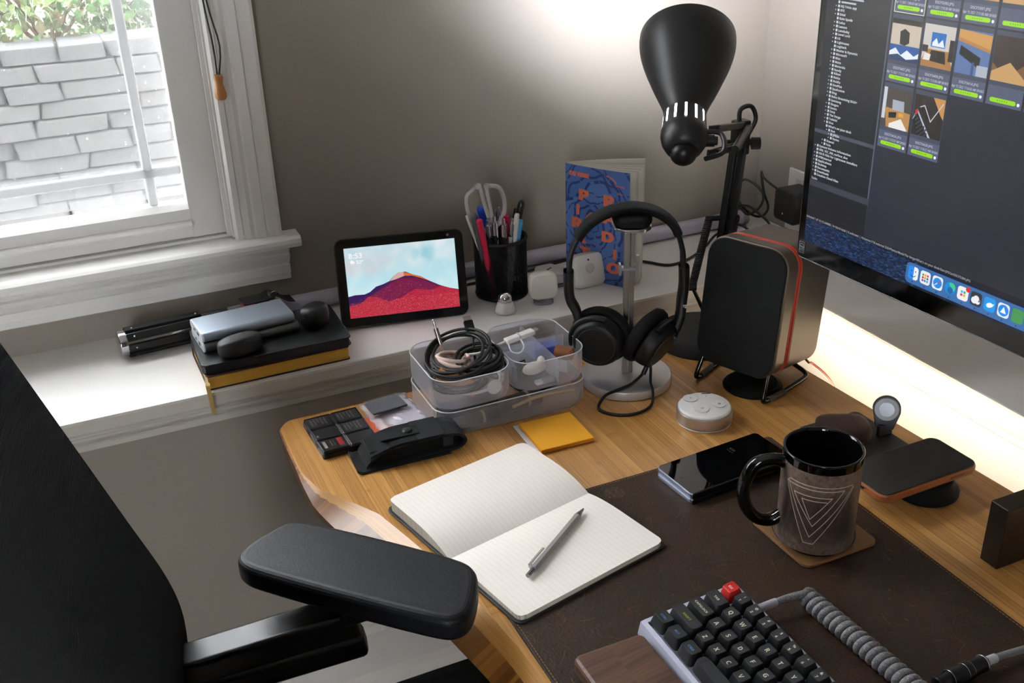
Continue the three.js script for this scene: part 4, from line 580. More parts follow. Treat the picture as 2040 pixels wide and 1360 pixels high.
// ---------------------------------------------------------------- memory card case, bag of cards, pouch
{
  const a = atY(607, 843, DESK + 0.012), b = atY(640, 912, DESK + 0.006), t = thing('memory_card_case', 'clear black memory card case with six card slots', 'card case', [0.2685, DESK, -1.211], 0.03);
  const clear = mat('#55555a', 0.15, { transmission: 0.55 });
  add('tray', slab(0.078, 0.098, 0.0075, 0.003, 0.001), mat('#1b1a1c', 0.35), t);
  add('lid', slab(0.0755, 0.0975, 0.0015, 0.003, 0.0004).translate(0, 0.0080, 0), mat('#2b2a2c', 0.22), t);
  const cards = canvasTex(512, 384, (c) => { for (let i = 0; i < 6; i++) { const x = (i % 2) * 256, y = Math.floor(i / 2) * 128; c.fillStyle = '#1d1c1e'; c.fillRect(x, y, 256, 128); if (i === 2 || i === 5) { if (i === 2) { c.fillStyle = '#8a8684'; c.fillRect(x + 12, y + 78, 20, 26); } continue; } c.fillStyle = '#837f7d'; if (i === 4) { c.fillStyle = '#8a2a26'; c.fillRect(x + 176, y + 8, 54, 96); c.fillStyle = '#8f8984'; c.fillRect(x + 24, y + 16, 32, 84); for (let k = 0; k < 5; k++) { c.fillRect(x + 100, y + 24 + k * 14, 14, 6); c.fillRect(x + 132, y + 24 + k * 14, 8, 6); } } else { c.save(); for (let q = 0; q < 5; q++) for (let k = 0; k < 7; k++) if (q !== 2 || k < 4) c.fillRect(x + 34 + q * 36, y + 16 + k * 13, 10 + (q * 7 + k * 5) % 12, 6); c.restore(); } } });
  const mc = mat('#ffffff', 0.3, { map: cards });
  for (let i = 0; i < 6; i++) {
    const x = (i % 2 ? 1 : -1) * 0.0190, z = (Math.floor(i / 2) - 1) * 0.032, g = rb(0.0335, 0.0016, 0.027, x, 0.0098, z, 0.0004, 1), p = g.attributes.position, uv = g.attributes.uv;
    for (let k = 0; k < p.count; k++) uv.setXY(k, ((i % 2) + (p.getX(k) - x) / 0.0335 + 0.5) / 2, 1 - (Math.floor(i / 2) + (p.getZ(k) - z) / 0.027 + 0.5) / 3);
    add('card', g, mc, t); add('card_frame', place(plate((() => { const s = rrect(0.0368, 0.0308, 0.002); s.holes.push(rrect(0.0345, 0.0285, 0.0015)); return s; })(), 0.0022, 0.0005), [x, 0.0090, z], [-Math.PI / 2, 0, 0]), mat('#2a292b', 0.2), t);
  }
  for (const z of [0.02, -0.02]) add('latch', rb(0.002, 0.003, 0.012, -0.0385, 0.006, z, 0.0006), M.black, t);

  const g = thing('plastic_bag', 'clear crinkled plastic bag beside the translucent box', 'plastic bag', [0.353, DESK + 0.001, -1.229], 0.08);
  const film = mat('#f4f0f6', 0.18, { transmission: 0.72, side: THREE.DoubleSide }), wob = (x, z, k) => 0.0022 * Math.sin(x * 150 + k) * Math.cos(z * 120 + 2 * k) + 0.0014 * Math.sin(x * 330 + z * 260 + k);
  const sheet = (w, d, y, k) => grid(26, 26, (u, v) => { const x = (u - 0.5) * w, z = (v - 0.5) * d, e = Math.min(u, 1 - u, v, 1 - v) * 8; return [x + wob(z, x, k) * 0.6, y * Math.min(1, e) + 0.001 + Math.max(0, wob(x, z, k)) * Math.min(1, e + 0.2), -z]; });
  add('film', [sheet(0.072, 0.104, 0.006, 1), sheet(0.073, 0.105, 0.0008, 2)], film, g);
  add('inner_wrap', sheet(0.052, 0.075, 0.0035, 4).translate(0.008, 0.0005, 0.008), mat('#e6e3ea', 0.45), g);
  const s = thing('memory_card', 'dark blue black memory card in a clear sleeve on plastic bag', 'memory card', [0.343, DESK + 0.0115, -1.242], 0.1);
  add('card', rb(0.052, 0.003, 0.036, 0, 0.002, 0, 0.0012), mat('#16181f', 0.3), s);
  add('sleeve', [rb(0.058, 0.0045, 0.042, 0.0015, 0.0022, 0.001, 0.001, 1)], mat('#ffffff', 0.05, { transmission: 0.97, specularIntensity: 0.35 }), s);
  tag(add('orange_card', place(slab(0.03, 0.075, 0.0006, 0.001, 0.0002), [0.325, DESK, -1.205], [0, 0.14, 0]), mat('#d9663c', 0.6)), 'thin orange card sticking out from under the plastic bag', 'card');

  // nylon belt pouch lying on its side
  const A = atY(722, 925, DESK), B = atY(915, 880, DESK), c = A.clone().add(B).multiplyScalar(0.5), turn = -Math.atan2(B.z - A.z, B.x - A.x);
  const u = thing('nylon_pouch', 'black nylon belt pouch with snap flap lying by the memory card case', 'pouch', [c.x - 0.002, DESK, c.z - 0.006], turn); u.scale.y = 0.84; const ny = mat('#15161a', 0.9, { bumpMap: rep(weave, 60), bumpScale: 0.0006 }), nyS = mat('#20242c', 0.55, { bumpMap: rep(weave, 40), bumpScale: 0.0004 });
  const section = (pts) => new THREE.Shape(new THREE.SplineCurve(pts.map((p) => new THREE.Vector2(...p))).getPoints(40));
  const loop = (r, th) => { const s = new THREE.Shape(); const o = [[-0.066, 0.004], [-0.058, 0.016], [-0.044, 0.027], [-0.01, 0.0315], [0.035, 0.032], [0.058, 0.029], [0.068, 0.020], [0.069, 0.012], [0.062, 0.004], [0.04, 0.001], [-0.04, 0.001]]; s.setFromPoints(new THREE.CatmullRomCurve3(o.map(([x, y]) => V(x, y, 0)), true).getPoints(60).map((p) => new THREE.Vector2(p.x, p.y))); const i = o.map(([x, y]) => [x * 0.955, 0.0162 + (y - 0.0162) * 0.80]); const hole = new THREE.Path(); hole.setFromPoints(new THREE.CatmullRomCurve3(i.map(([x, y]) => V(x, y, 0)), true).getPoints(60).map((p) => new THREE.Vector2(p.x, p.y)).reverse()); s.holes.push(hole); return s; };
  add('body', new THREE.ExtrudeGeometry(loop(), { depth: 0.046, bevelEnabled: true, bevelSize: 0.0008, bevelThickness: 0.0012, bevelSegments: 2, curveSegments: 6 }).translate(0.004, 0, -0.023), ny, u);
  add('lining', bx(0.118, 0.021, 0.036, 0.004, 0.016, -0.001), mat('#0c0c0d', 0.95), u);
  add('inner_strap', rb(0.014, 0.018, 0.001, 0.05, 0.016, 0.0175, 0.0004), mat('#2c3036', 0.5), u);
  add('flap', new THREE.ExtrudeGeometry(poly([[-0.076, 0.0055], [-0.070, 0.0008], [-0.050, 0.0005], [0.05, 0.0005], [0.05, 0.003], [-0.048, 0.0035], [-0.067, 0.004], [-0.0755, 0.0085]]), { depth: 0.052, bevelEnabled: false }).translate(0, 0, -0.022), ny, u);
  add('top_flap', grid(20, 6, (a, b) => { const x = lerp(-0.058, 0.03, a); return [x, 0.0345 - 0.0135 * Math.pow(clamp((-0.012 - x) / 0.046), 1.6), lerp(0.0235, -0.0235, b)]; }), ny, u);
  add('binding', [rb(0.036, 0.0016, 0.049, 0.026, 0.0345, 0, 0.0006)], nyS, u);
  add('strap', rb(0.052, 0.0022, 0.021, -0.012, 0.0362, 0, 0.0008), ny, u);
  add('snap', lathe([[0, 0.0042], [0.004, 0.004], [0.0066, 0.0022], [0.0072, 0]].reverse(), 32).translate(0.0, 0.037, 0), M.blackSatin, u);
}
// ---------------------------------------------------------------- open notebook and pen
{
  const sp0 = atY(905, 1103, PAD + 0.008), sp1 = atY(1169, 978, PAD + 0.008), ang = -Math.atan2(sp1.z - sp0.z, sp1.x - sp0.x), c = sp0.clone().add(sp1).multiplyScalar(0.5);
  const t = thing('open_notebook', 'open lined notebook with cream pages and black cover', 'notebook', [c.x - 0.002, PAD, c.z], ang);
  const Lp = 0.203, Wp = 0.130;                                      // spine along local x, near page towards +z
  add('cover', [slab(Lp + 0.006, Wp + 0.004, 0.0018, 0.009, 0.0006).translate(0, 0, Wp / 2), slab(Lp + 0.006, Wp + 0.004, 0.0018, 0.009, 0.0006).translate(0, 0, -Wp / 2)], mat('#121214', 0.5), t);
  const lines = canvasTex(1024, 640, (c, w, h) => { c.fillStyle = '#f4ece4'; c.fillRect(0, 0, w, h); for (let i = 0; i < 4000; i++) { c.fillStyle = `rgba(160,140,110,${rr(0.01, 0.04)})`; c.fillRect(rr(0, w), rr(0, h), 2, 2); } c.strokeStyle = 'rgba(150,140,132,0.34)'; c.lineWidth = 1.2; for (let x = 40; x < w - 8; x += w / 31) { c.beginPath(); c.moveTo(x, 0); c.lineTo(x, h); c.stroke(); } });
  const pm = mat('#ffffff', 0.85, { map: lines, side: THREE.DoubleSide });
  const block = (s, th, hump, edge) => {                             // page block: height profile from spine outwards
    const hgt = (q) => 0.0035 + th * (1 - Math.pow(1 - clamp(q / hump), 2.6)) - edge * q;
    const half = (q) => { const r = 0.009, d = (1 - q) * Wp; return Lp / 2 - (d < r ? r - Math.sqrt(Math.max(0, r * r - (r - d) * (r - d))) : 0); };
    const g = grid(24, 60, (u, v) => { const q = v, x = lerp(-half(q), half(q), u); return [x, hgt(q), s * q * Wp * 0.995]; });
    { const p = g.attributes.position, uv = g.attributes.uv; for (let i = 0; i < p.count; i++) uv.setXY(i, p.getX(i) / Lp + 0.5, Math.abs(p.getZ(i)) / Wp); }
    if (s > 0) { const ix = g.index.array; for (let i = 0; i < ix.length; i += 3) [ix[i], ix[i + 1]] = [ix[i + 1], ix[i]]; g.computeVertexNormals(); }
    const sides = [];
    for (const e of [-1, 1]) sides.push(grid(1, 60, (u, v) => [e * (half(v) - 0.0006 * (1 - u)), lerp(0.0018, hgt(v), u), s * v * Wp * 0.995]));
    sides.push(grid(20, 1, (u, v) => [lerp(-half(1), half(1), u), lerp(0.0018, hgt(1), v), s * Wp * 0.995]));
    return [g, sides];
  };
  const edgeTex = canvasTex(64, 128, (c, w, h) => { c.fillStyle = '#d9d2c4'; c.fillRect(0, 0, w, h); for (let y = 0; y < h; y += 3) { c.fillStyle = `rgba(110,100,84,${rr(0.15, 0.5)})`; c.fillRect(0, y, w, 1); } });
  const edgeM = mat('#ffffff', 0.9, { map: edgeTex, side: THREE.DoubleSide });
  const [g1, s1] = block(-1, 0.0135, 0.62, 0.0015), [g2, s2] = block(1, 0.0060, 0.5, 0.0018);
  add('page', g1, pm, t); add('page_block', s1, edgeM, t); add('page', g2, pm, t); add('page_block', s2, edgeM, t);
  const e0 = atY(1062, 1136, PAD + 0.011), e1 = atY(1160, 1018, PAD + 0.011), dirp = e1.clone().sub(e0).normalize();
  const p = thing('pen', 'silver hexagonal click pen lying on the open notebook', 'pen', [e0.x, PAD + 0.0125, e0.z], -Math.atan2(e1.z - e0.z, e1.x - e0.x));
  const ps = mat('#a9a9ac', 0.32, { metalness: 0.85 }), hex = new THREE.CylinderGeometry(0.0043, 0.0043, 0.108, 6); hex.rotateZ(-Math.PI / 2); hex.translate(0.054, 0, 0);
  add('barrel', toCreasedNormals(hex, 0.4), ps, p); add('tip', new THREE.CylinderGeometry(0.0009, 0.0040, 0.017, 16).rotateZ(-Math.PI / 2).translate(0.1165, 0, 0), mat('#8d8d90', 0.3, { metalness: 0.9 }), p);
  add('push_button', cy(0.0026, 0.0026, 0.012, 0, 0, 0, 16).rotateZ(Math.PI / 2).translate(-0.006, 0, 0), mat('#8d8d90', 0.25, { metalness: 0.9 }), p);
  add('clip', [rb(0.034, 0.0012, 0.0028, 0.018, 0.0030, -0.0055, 0.0004), rb(0.003, 0.004, 0.004, 0.002, 0.002, -0.0042, 0.0005)], M.steel, p);
}
// ---------------------------------------------------------------- things on the ledge
{
  // frosted light tube lying along the wall
  const a = atY(560, 615, LEDGE + 0.014), b = atY(1499, 438, LEDGE + 0.014), t = thing('light_tube', 'pale lavender frosted light tube lying on the ledge along the wall', 'light tube', [a.x, LEDGE, -1.548]);
  const len = b.x - a.x;
  add('tube', cy(0.0135, 0.0135, len - 0.014, 0, 0, 0, 28).rotateZ(Math.PI / 2).translate(len / 2 - 0.004, 0.0145, 0), mat('#b5b0bf', 0.3, { clearcoat: 0.4 }), t);
  add('end_cap', [cy(0.0143, 0.0143, 0.012, 0, 0, 0, 28).rotateZ(Math.PI / 2).translate(len - 0.006, 0.0145, 0), rod([len, 0.019, 0], [len + 0.005, 0.019, 0], 0.0016), rod([len, 0.010, 0], [len + 0.005, 0.010, 0], 0.0016)], mat('#a7a3ad', 0.35), t);
  tag(add('ledge_cable', tube([[0.53, LEDGE + 0.003, -1.515], [0.66, LEDGE + 0.003, -1.517], [0.74, LEDGE + 0.003, -1.53], [0.80, LEDGE + 0.003, -1.535], [0.86, LEDGE + 0.003, -1.50], [0.895, LEDGE + 0.003, -1.46], [0.92, LEDGE + 0.003, -1.43], [0.96, LEDGE + 0.003, -1.435], [1.02, LEDGE + 0.003, -1.47], [1.07, LEDGE + 0.012, -1.50], [1.10, LEDGE + 0.03, -1.48], [1.115, LEDGE + 0.003, -1.42]], 0.0024, 160, 7), M.cable), 'thin black cable running along the ledge behind booklet and lamp', 'cable');
}
// chrome and black ribbed sword hilt prop, built as a plain cylinder
{
  const a = atY(236, 684, LEDGE + 0.024), b = atY(582, 604, LEDGE + 0.024), L = a.distanceTo(b), t = thing('metal_hilt', 'chrome torch-like cylinder with black ribbed grip lying on the ledge', 'hilt', [a.x, LEDGE, a.z], -Math.atan2(b.z - a.z, b.x - a.x));
  const X = (g) => g.rotateZ(-Math.PI / 2).translate(0, 0.0225, 0), R = 0.0185;
  add('tube', X(lathe([[0, 0], [0.0185, 0], [0.0195, 0.002], [0.0195, 0.010], [R, 0.012], [R, L * 0.46], [0.0165, L * 0.465], [0.0165, L * 0.62], [0.0185, L * 0.622], [0.0185, L * 0.86], [0.016, L * 0.87], [0, L * 0.87]], 48)), M.chrome, t);
  for (let i = 0; i < 8; i++) { const q = (i + 0.1) / 8 * Math.PI * 2, g = rb(L * 0.42, 0.0048, 0.0115, 0.010 + L * 0.215, R + 0.0012, 0, 0.001); g.rotateX(q); g.translate(0, 0.0225, 0); add('grip_rib', g, M.blackSatin, t); for (const x of [0.022, 0.012 + L * 0.39]) add('screw', ball(0.0016, x, R + 0.0036, 0, 1, 0.5, 1, 8).rotateX(q).translate(0, 0.0225, 0), M.chrome, t); }
  add('sleeve', X(cy(0.0180, 0.0180, L * 0.15, 0, L * 0.54, 0, 40)), mat('#1d1c1c', 0.5), t);
  add('button', [ball(0.0055, L * 0.72, 0.0415, 0, 1, 0.6, 1), rb(0.02, 0.006, 0.012, L * 0.735, 0.0395, 0.008, 0.002)], mat('#8e1f1c', 0.35), t);
  add('clamp', [X(cy(0.0195, 0.0195, 0.022, 0, L * 0.80, 0, 40)), rb(0.05, 0.0025, 0.03, L * 0.80, 0.0435, -0.004, 0.001), grid(14, 4, (u, v) => [L * (0.84 + 0.17 * u), 0.0445 - 0.012 * u * u + 0.004 * Math.sin(u * 6), lerp(0.012, -0.02, v)])], mat('#1a1a1a', 0.6, { side: THREE.DoubleSide }), t);
  add('ring', new THREE.TorusGeometry(0.006, 0.0009, 8, 24).rotateX(0.4).translate(L * 0.90, 0.046, 0), M.chrome, t);
}
// books with power banks and earbud cases
{
  const a = atY(416, 779, LEDGE), b = atY(696, 716, LEDGE), c = a.clone().add(b).multiplyScalar(0.5), turn = -Math.atan2(b.z - a.z, b.x - a.x), w = 0.205, d = 0.125;
  const t = thing('gilt_book', 'maroon covered notebook with gilt page edges and gold ribbon bookmark', 'book', [c.x, LEDGE, c.z - d / 2], turn);
  add('cover', [slab(w, d, 0.0022, 0.004, 0.0007), slab(w, d, 0.0022, 0.004, 0.0007).translate(0, 0.0195, 0), rb(w, 0.0215, 0.002, 0, 0.0108, -d / 2 + 0.001, 0.0008)], mat('#34191a', 0.5), t);
  add('pages', [bx(w - 0.004, 0.0174, d - 0.004, 0, 0.0108, 0.0005)], mat('#d8a743', 0.35, { metalness: 0.5, bumpMap: rep(canvasTex(16, 64, (g) => { for (let y = 0; y < 64; y++) { const q = Math.floor(rr(90, 255)); g.fillStyle = `rgb(${q},${q},${q})`; g.fillRect(0, y, 16, 1); } }, false), 1, 1), bumpScale: 0.0006 }), t);
  const rx = -w / 2 + 0.0005; add('ribbon', grid(3, 24, (u, v) => { const q = v, p = q < 0.4 ? [rx - 0.005 * q / 0.4, 0.0222 - 0.006 * Math.pow(q / 0.4, 2), d / 2 - 0.018 + 0.034 * q / 0.4] : [rx - 0.005 + 0.004 * (q - 0.4), 0.0162 - (q - 0.4) * 0.075, d / 2 + 0.016]; return [p[0] + u * 0.0055 * (q > 0.3 ? 1 : 0.6), p[1], p[2] + u * 0.002]; }), mat('#a98b4e', 0.6, { side: THREE.DoubleSide }), t);
  const y1 = LEDGE + 0.0222, k = thing('black_notebook', 'black leather notebook lying on the gilt-edged book', 'notebook', [c.x + 0.003, y1, c.z - d / 2 - 0.006], turn - 0.035);
  add('cover', [slab(0.213, 0.132, 0.0022, 0.009, 0.0008), slab(0.213, 0.132, 0.0026, 0.009, 0.0010).translate(0, 0.0112, 0), rb(0.205, 0.0125, 0.004, 0, 0.0066, 0.064, 0.0018)], mat('#111215', 0.42, { bumpMap: rep(peel, 8), bumpScale: 0.0003 }), k);
  add('pages', bx(0.206, 0.0096, 0.122, 0, 0.0067, 0), mat('#5d5044', 0.8), k);
  const y2 = y1 + 0.0139;
  const bank = (name, label, x, z, y, L, W, H, col, tr) => { const p = thing(name, label, 'power bank', [x, y, z], tr), m = mat(col, 0.38, { metalness: 0.8 }); add('shell', place(plate(rrect(W, H, H / 2.05), L - 0.004, 0.001, 10), [-L / 2 + 0.002, H / 2, 0], [0, Math.PI / 2, 0]), m, p); add('end_cap', [place(plate(rrect(W - 0.001, H - 0.001, H / 2.1), 0.003, 0.0006, 10), [-L / 2, H / 2, 0], [0, Math.PI / 2, 0])], mat('#c9ccd2', 0.3), p); add('port', [rb(0.001, 0.004, 0.009, -L / 2, H / 2, 0.012, 0.0004), rb(0.001, 0.0025, 0.007, -L / 2, H / 2, -0.008, 0.0004)], M.black, p); return p; };
  const b1 = atY(402, 703, y2 + 0.004), b2 = atY(598, 656, y2 + 0.004);
  bank('power_bank', 'dark grey metal power bank directly on the black leather notebook', (b1.x + b2.x) / 2, (b1.z + b2.z) / 2 - 0.038, y2, 0.142, 0.074, 0.0145, '#6b6966', -Math.atan2(b2.z - b1.z, b2.x - b1.x));
  const c1 = atY(404, 676, y2 + 0.022), c2 = atY(580, 634, y2 + 0.022);
  bank('power_bank', 'silver blue metal power bank lying on top of the dark one', (c1.x + c2.x) / 2, (c1.z + c2.z) / 2 - 0.034, y2 + 0.0147, 0.137, 0.070, 0.0145, '#a3adba', -Math.atan2(c2.z - c1.z, c2.x - c1.x));
  const budcase = (label, px, py, turn2, L, W, H) => { const q = atY(px, py, y2), p = thing('earbud_case', label, 'earbud case', [q.x, y2, q.z], turn2); add('shell', pebble(L, W, H, 0.8, 0.55), mat('#111113', 0.5), p); add('lid_seam', pebble(L * 1.004, W * 1.006, H, 0.8, 0.55).scale(1, 0.02, 1).translate(0, H * 0.60, 0), mat('#0b0b0c', 0.6), p); add('led_slot', rb(L * 0.3, 0.0006, 0.001, 0, H - 0.0004, 0, 0.0002), mat('#0a0a0a', 0.5), p); return p; };
  budcase('long oval black earbud case in front of the power banks', 481, 704, 0.22, 0.064, 0.032, 0.028);
  budcase('squat black earbud case at back corner of the black notebook', 629, 648, 0.6, 0.046, 0.034, 0.034);
}
// smart display
{
  const t = thing('smart_display', 'black smart display showing a red mountain and the time', 'smart display', [0.4395, LEDGE, -1.4225], -0.153);
  const W = 0.2005, H = 0.136, g = new THREE.Group(); g.name = 'panel'; g.rotation.x = -0.27; g.rotation.order = 'ZXY'; g.rotation.z = -0.025; g.position.y = 0.003; t.add(g);
  add('frame', plate(rrect(W, H, 0.013), 0.010, 0.002, 10).translate(0, H / 2, -0.009), mat('#161617', 0.5), g);
  add('glass', plate(rrect(W - 0.003, H - 0.003, 0.012), 0.001, 0.0003, 10).translate(0, H / 2, 0.0004), mat('#070708', 0.08), g);
  const pic = canvasTex(1024, 640, (c, w, h) => {
    const s = c.createLinearGradient(0, 0, 0, h); s.addColorStop(0, '#b9dbe6'); s.addColorStop(0.5, '#bfe8f2'); s.addColorStop(1, '#e2f6f8'); c.fillStyle = s; c.fillRect(0, 0, w, h);
    const cloud = (n, x0, x1, y0, y1, col) => { for (let i = 0; i < n; i++) { const r = rr(20, 90), x = rr(x0, x1), y = rr(y0, y1), g2 = c.createRadialGradient(x, y, 0, x, y, r); g2.addColorStop(0, `rgba(${col},0.16)`); g2.addColorStop(1, `rgba(${col},0)`); c.fillStyle = g2; c.fillRect(x - r, y - r, 2 * r, 2 * r); } };
    cloud(140, 0, 700, -30, 230, '240,238,240'); cloud(60, 0, 420, 90, 240, '214,210,216'); cloud(90, 620, 1060, -20, 180, '246,248,250'); cloud(26, 620, 840, 60, 170, '120,196,214'); cloud(40, 0, 1024, 200, 460, '244,252,254');
    const hill = (pts, col) => { c.fillStyle = col; c.beginPath(); c.moveTo(0, h); pts.forEach(([x, y]) => c.lineTo(x, y)); c.lineTo(w, h); c.fill(); };
    hill([[0, 440], [60, 430], [150, 432], [200, 415], [260, 372], [330, 355], [385, 335], [430, 290], [470, 266], [540, 262], [600, 292], [680, 320], [760, 372], [850, 420], [940, 455], [1024, 478]], '#3a1a58');
    hill([[385, 335], [430, 290], [470, 266], [540, 262], [600, 292], [680, 320], [760, 372], [850, 420], [940, 455], [1024, 478]].map(([x, y]) => [x, y]), '#4f1c52');
    c.fillStyle = '#d9b0a8'; c.beginPath(); c.moveTo(390, 334); c.lineTo(430, 290); c.lineTo(470, 264); c.lineTo(520, 262); c.lineTo(530, 300); c.lineTo(440, 326); c.fill();
    c.fillStyle = '#e0743c'; c.beginPath(); c.moveTo(520, 262); c.lineTo(600, 292); c.lineTo(680, 320); c.lineTo(760, 372); c.lineTo(690, 340); c.lineTo(600, 306); c.lineTo(530, 300); c.fill();
    c.fillStyle = '#7a1b4a'; c.beginPath(); c.moveTo(0, 520); c.lineTo(120, 500); c.lineTo(300, 400); c.lineTo(480, 320); c.lineTo(640, 330); c.lineTo(860, 430); c.lineTo(1024, 482); c.lineTo(1024, h); c.lineTo(0, h); c.fill();
    c.fillStyle = '#c02a44'; c.beginPath(); c.moveTo(0, 530); c.lineTo(110, 512); c.lineTo(180, 455); c.lineTo(270, 470); c.lineTo(360, 520); c.lineTo(470, 500); c.lineTo(620, 430); c.lineTo(760, 455); c.lineTo(870, 430); c.lineTo(1024, 484); c.lineTo(1024, h); c.lineTo(0, h); c.fill();
    for (let i = 0; i < 12000; i++) { const x = rr(0, w), y = rr(300, h), k = rnd(); if (y < 300 + Math.abs(x - 520) * 0.36 + 20) continue; c.fillStyle = y > 500 || rnd() < 0.25 ? (k < 0.3 ? 'rgba(240,190,160,0.5)' : k < 0.65 ? 'rgba(220,70,50,0.5)' : 'rgba(120,20,60,0.5)') : (k < 0.5 ? 'rgba(60,14,70,0.4)' : 'rgba(170,40,80,0.4)'); c.fillRect(x, y, rr(2, 8), rr(1, 4)); }
    c.fillStyle = '#ffffff'; c.font = 'bold 66px sans-serif'; c.fillText('8:53', 36, 98, 158); c.font = 'bold 44px sans-serif'; c.fillText('53°', 102, 148, 82); c.beginPath(); c.ellipse(68, 132, 22, 12, 0, 0, 7); c.arc(64, 122, 12, 0, 7); c.fill(); for (let i = 0; i < 4; i++) c.fillRect(52 + i * 9, 147, 3, 8);
  });
  add('screen', new THREE.PlaneGeometry(0.1723, 0.1077).translate(0, H / 2, 0.0017), new THREE.MeshPhysicalMaterial({ color: '#030303', roughness: 0.2, emissive: '#ffffff', emissiveMap: pic, emissiveIntensity: 0.92 }), g);
  const l = new THREE.RectAreaLight(lin(0.85, 0.8, 0.95), 0.35, 0.1723, 0.1077); l.position.set(0, H / 2, 0.003); l.rotation.y = Math.PI; l.name = 'screen_light'; g.add(l);
  add('camera', cy(0.0022, 0.0022, 0.0004, 0, 0, 0, 16).rotateX(Math.PI / 2).translate(0.076, H - 0.008, 0.0016), mat('#6d5f5c', 0.3), g);
  add('stand', sweepX([[-0.012, 0.001], [-0.075, 0.001], [-0.082, 0.008], [-0.046, 0.098], [-0.040, 0.10]], -0.085, 0.085), M.blackMatte, t);
}
// mesh pen cup with pens and scissors
{
  const C = [0.619, LEDGE, -1.462], R = 0.0425, H = 0.098, t = thing('pen_cup', 'black wire mesh pen cup', 'pen cup', C);
  const wires = [], n = 80; for (const s of [-1, 1]) for (let i = 0; i < n; i++) { const pts = []; for (let k = 0; k <= 12; k++) { const v = k / 12, a = (i / n + s * v * 0.33) * Math.PI * 2; pts.push(V(Math.cos(a) * R, 0.004 + v * (H - 0.006), Math.sin(a) * R)); } wires.push(new THREE.TubeGeometry(new THREE.CatmullRomCurve3(pts), 12, 0.00062, 3)); }
  const mesh = add('wire_mesh', wires, M.black, t); mesh.userData.kind = 'stuff';
  add('rim', new THREE.TorusGeometry(R, 0.0026, 10, 64).rotateX(Math.PI / 2).translate(0, H, 0), M.black, t);
  add('base', [cy(R - 0.0005, R - 0.002, 0.0015, 0, 0.001, 0, 48), new THREE.TorusGeometry(R - 0.0005, 0.0022, 8, 64).rotateX(Math.PI / 2).translate(0, 0.0035, 0)], M.black, t);
  const B = V(...C), head = (px, py, z) => atZ(px, py, z).sub(B);
  // [label, pixel of the head, depth, foot x/z, radius, colour, kind]
  const pens = [
    ['red felt pen leaning in the mesh cup', 955, 440, -1.428, -0.020, 0.016, 0.0050, '#b5103a', 'flat'],
    ['light blue flat ended pen at the edge of the mesh cup', 1036, 440, -1.436, 0.006, 0.014, 0.0052, '#3f8fc4', 'flat'],
    ['pale grey stick pen before the light blue one', 1030, 428, -1.430, 0.004, 0.020, 0.0042, '#c4c2bd', 'flat'],
    ['clear pen with black rounded cap standing tallest', 1040, 400, -1.448, 0.0, 0.0, 0.0052, '#1a1a1a', 'cap'],
    ['pen with royal blue clip cap beside the scissors', 955, 412, -1.475, 0.01, -0.01, 0.0055, '#1d43b8', 'cap'],
    ['hot pink highlighter in the middle of the mesh cup', 1006, 430, -1.462, 0.008, 0.006, 0.0062, '#d41558', 'flat'],
    ['chrome banded black pen in the middle of the cup', 1003, 440, -1.436, -0.004, 0.02, 0.0055, '#131313', 'click'],
    ['glossy black click pen with silver clip', 984, 436, -1.440, -0.01, 0.014, 0.0055, '#17171a', 'click'],
    ['dark ballpoint with silver tip button', 972, 442, -1.445, -0.012, 0.01, 0.0050, '#22222a', 'click'],
    ['silver metal pen with long clip', 1020, 440, -1.434, 0.002, 0.018, 0.0042, '#a9a9ac', 'click'],
    ['grey capped marker at the left of the cup', 944, 426, -1.440, -0.022, 0.008, 0.0052, '#4b4b4d', 'cap'],
    ['thin white stick leaning out over the rim', 930, 432, -1.448, -0.012, 0.0, 0.0022, '#cfccc6', 'flat'],
    ['slim black pencil behind the blue pen', 1027, 417, -1.465, 0.006, -0.006, 0.0030, '#161616', 'flat'],
    ['dark blue metal pen behind the pink highlighter', 993, 414, -1.470, 0.0, -0.012, 0.0050, '#23264a', 'click'],
  ];
  for (const [label, px, py, z, fx, fz, r, col, kind] of pens) {
    const h = head(px, py, z), f = V(fx, 0.004, fz), p = thing('pen', label, 'pen', B, 0, 'pens in the mesh cup'), d = h.clone().sub(f), L = d.length(); d.normalize();
    const at = (q) => f.clone().addScaledVector(d, q * L), clearB = kind === 'cap' && col === '#1a1a1a';
    add('barrel', rod(at(0.02), at(kind === 'flat' ? 1 : 0.8), r, 16), mat(clearB ? '#b9b6b2' : col, 0.3), p);
    if (kind === 'flat') add('end', rod(at(1), at(1.012), r * 0.85, 16), mat(col, 0.5), p);
    if (kind === 'cap') { add('cap', [rod(at(0.78), at(0.94), r * 1.15, 16), (() => { const g = new THREE.SphereGeometry(r * 1.15, 16, 10); g.scale(1, 1.8, 1); g.applyQuaternion(new THREE.Quaternion().setFromUnitVectors(V(0, 1, 0), d)); const c = at(0.94); return g.translate(c.x, c.y, c.z); })()], mat(col, 0.3), p); }
    if (kind === 'click') { add('button', rod(at(0.95), at(1.03), r * 0.5, 12), M.chrome, p); add('ring', rod(at(0.8), at(0.96), r * 0.98, 16), M.chrome, p); const o = V(0.25, 0, 1).normalize().multiplyScalar(r * 1.2); add('clip', bar(at(0.96).add(o), at(0.66).add(o), 0.0022, 0.001), M.chrome, p); }
  }
  const s = thing('scissors', 'scissors with clear plastic loop handles standing in the mesh cup', 'scissors', B), clear = mat('#e8e4e2', 0.12, { transmission: 0.6, ior: 1.45 });
  const zz = -1.462, pt = (px, py) => head(px, py, zz);
  add('handle', tube([pt(974, 432), pt(964, 402), pt(957, 380), pt(952, 372), pt(940, 380), pt(931, 390), pt(930, 408), pt(936, 430), pt(948, 446), pt(970, 462)], 0.0038, 90, 10), clear, s);
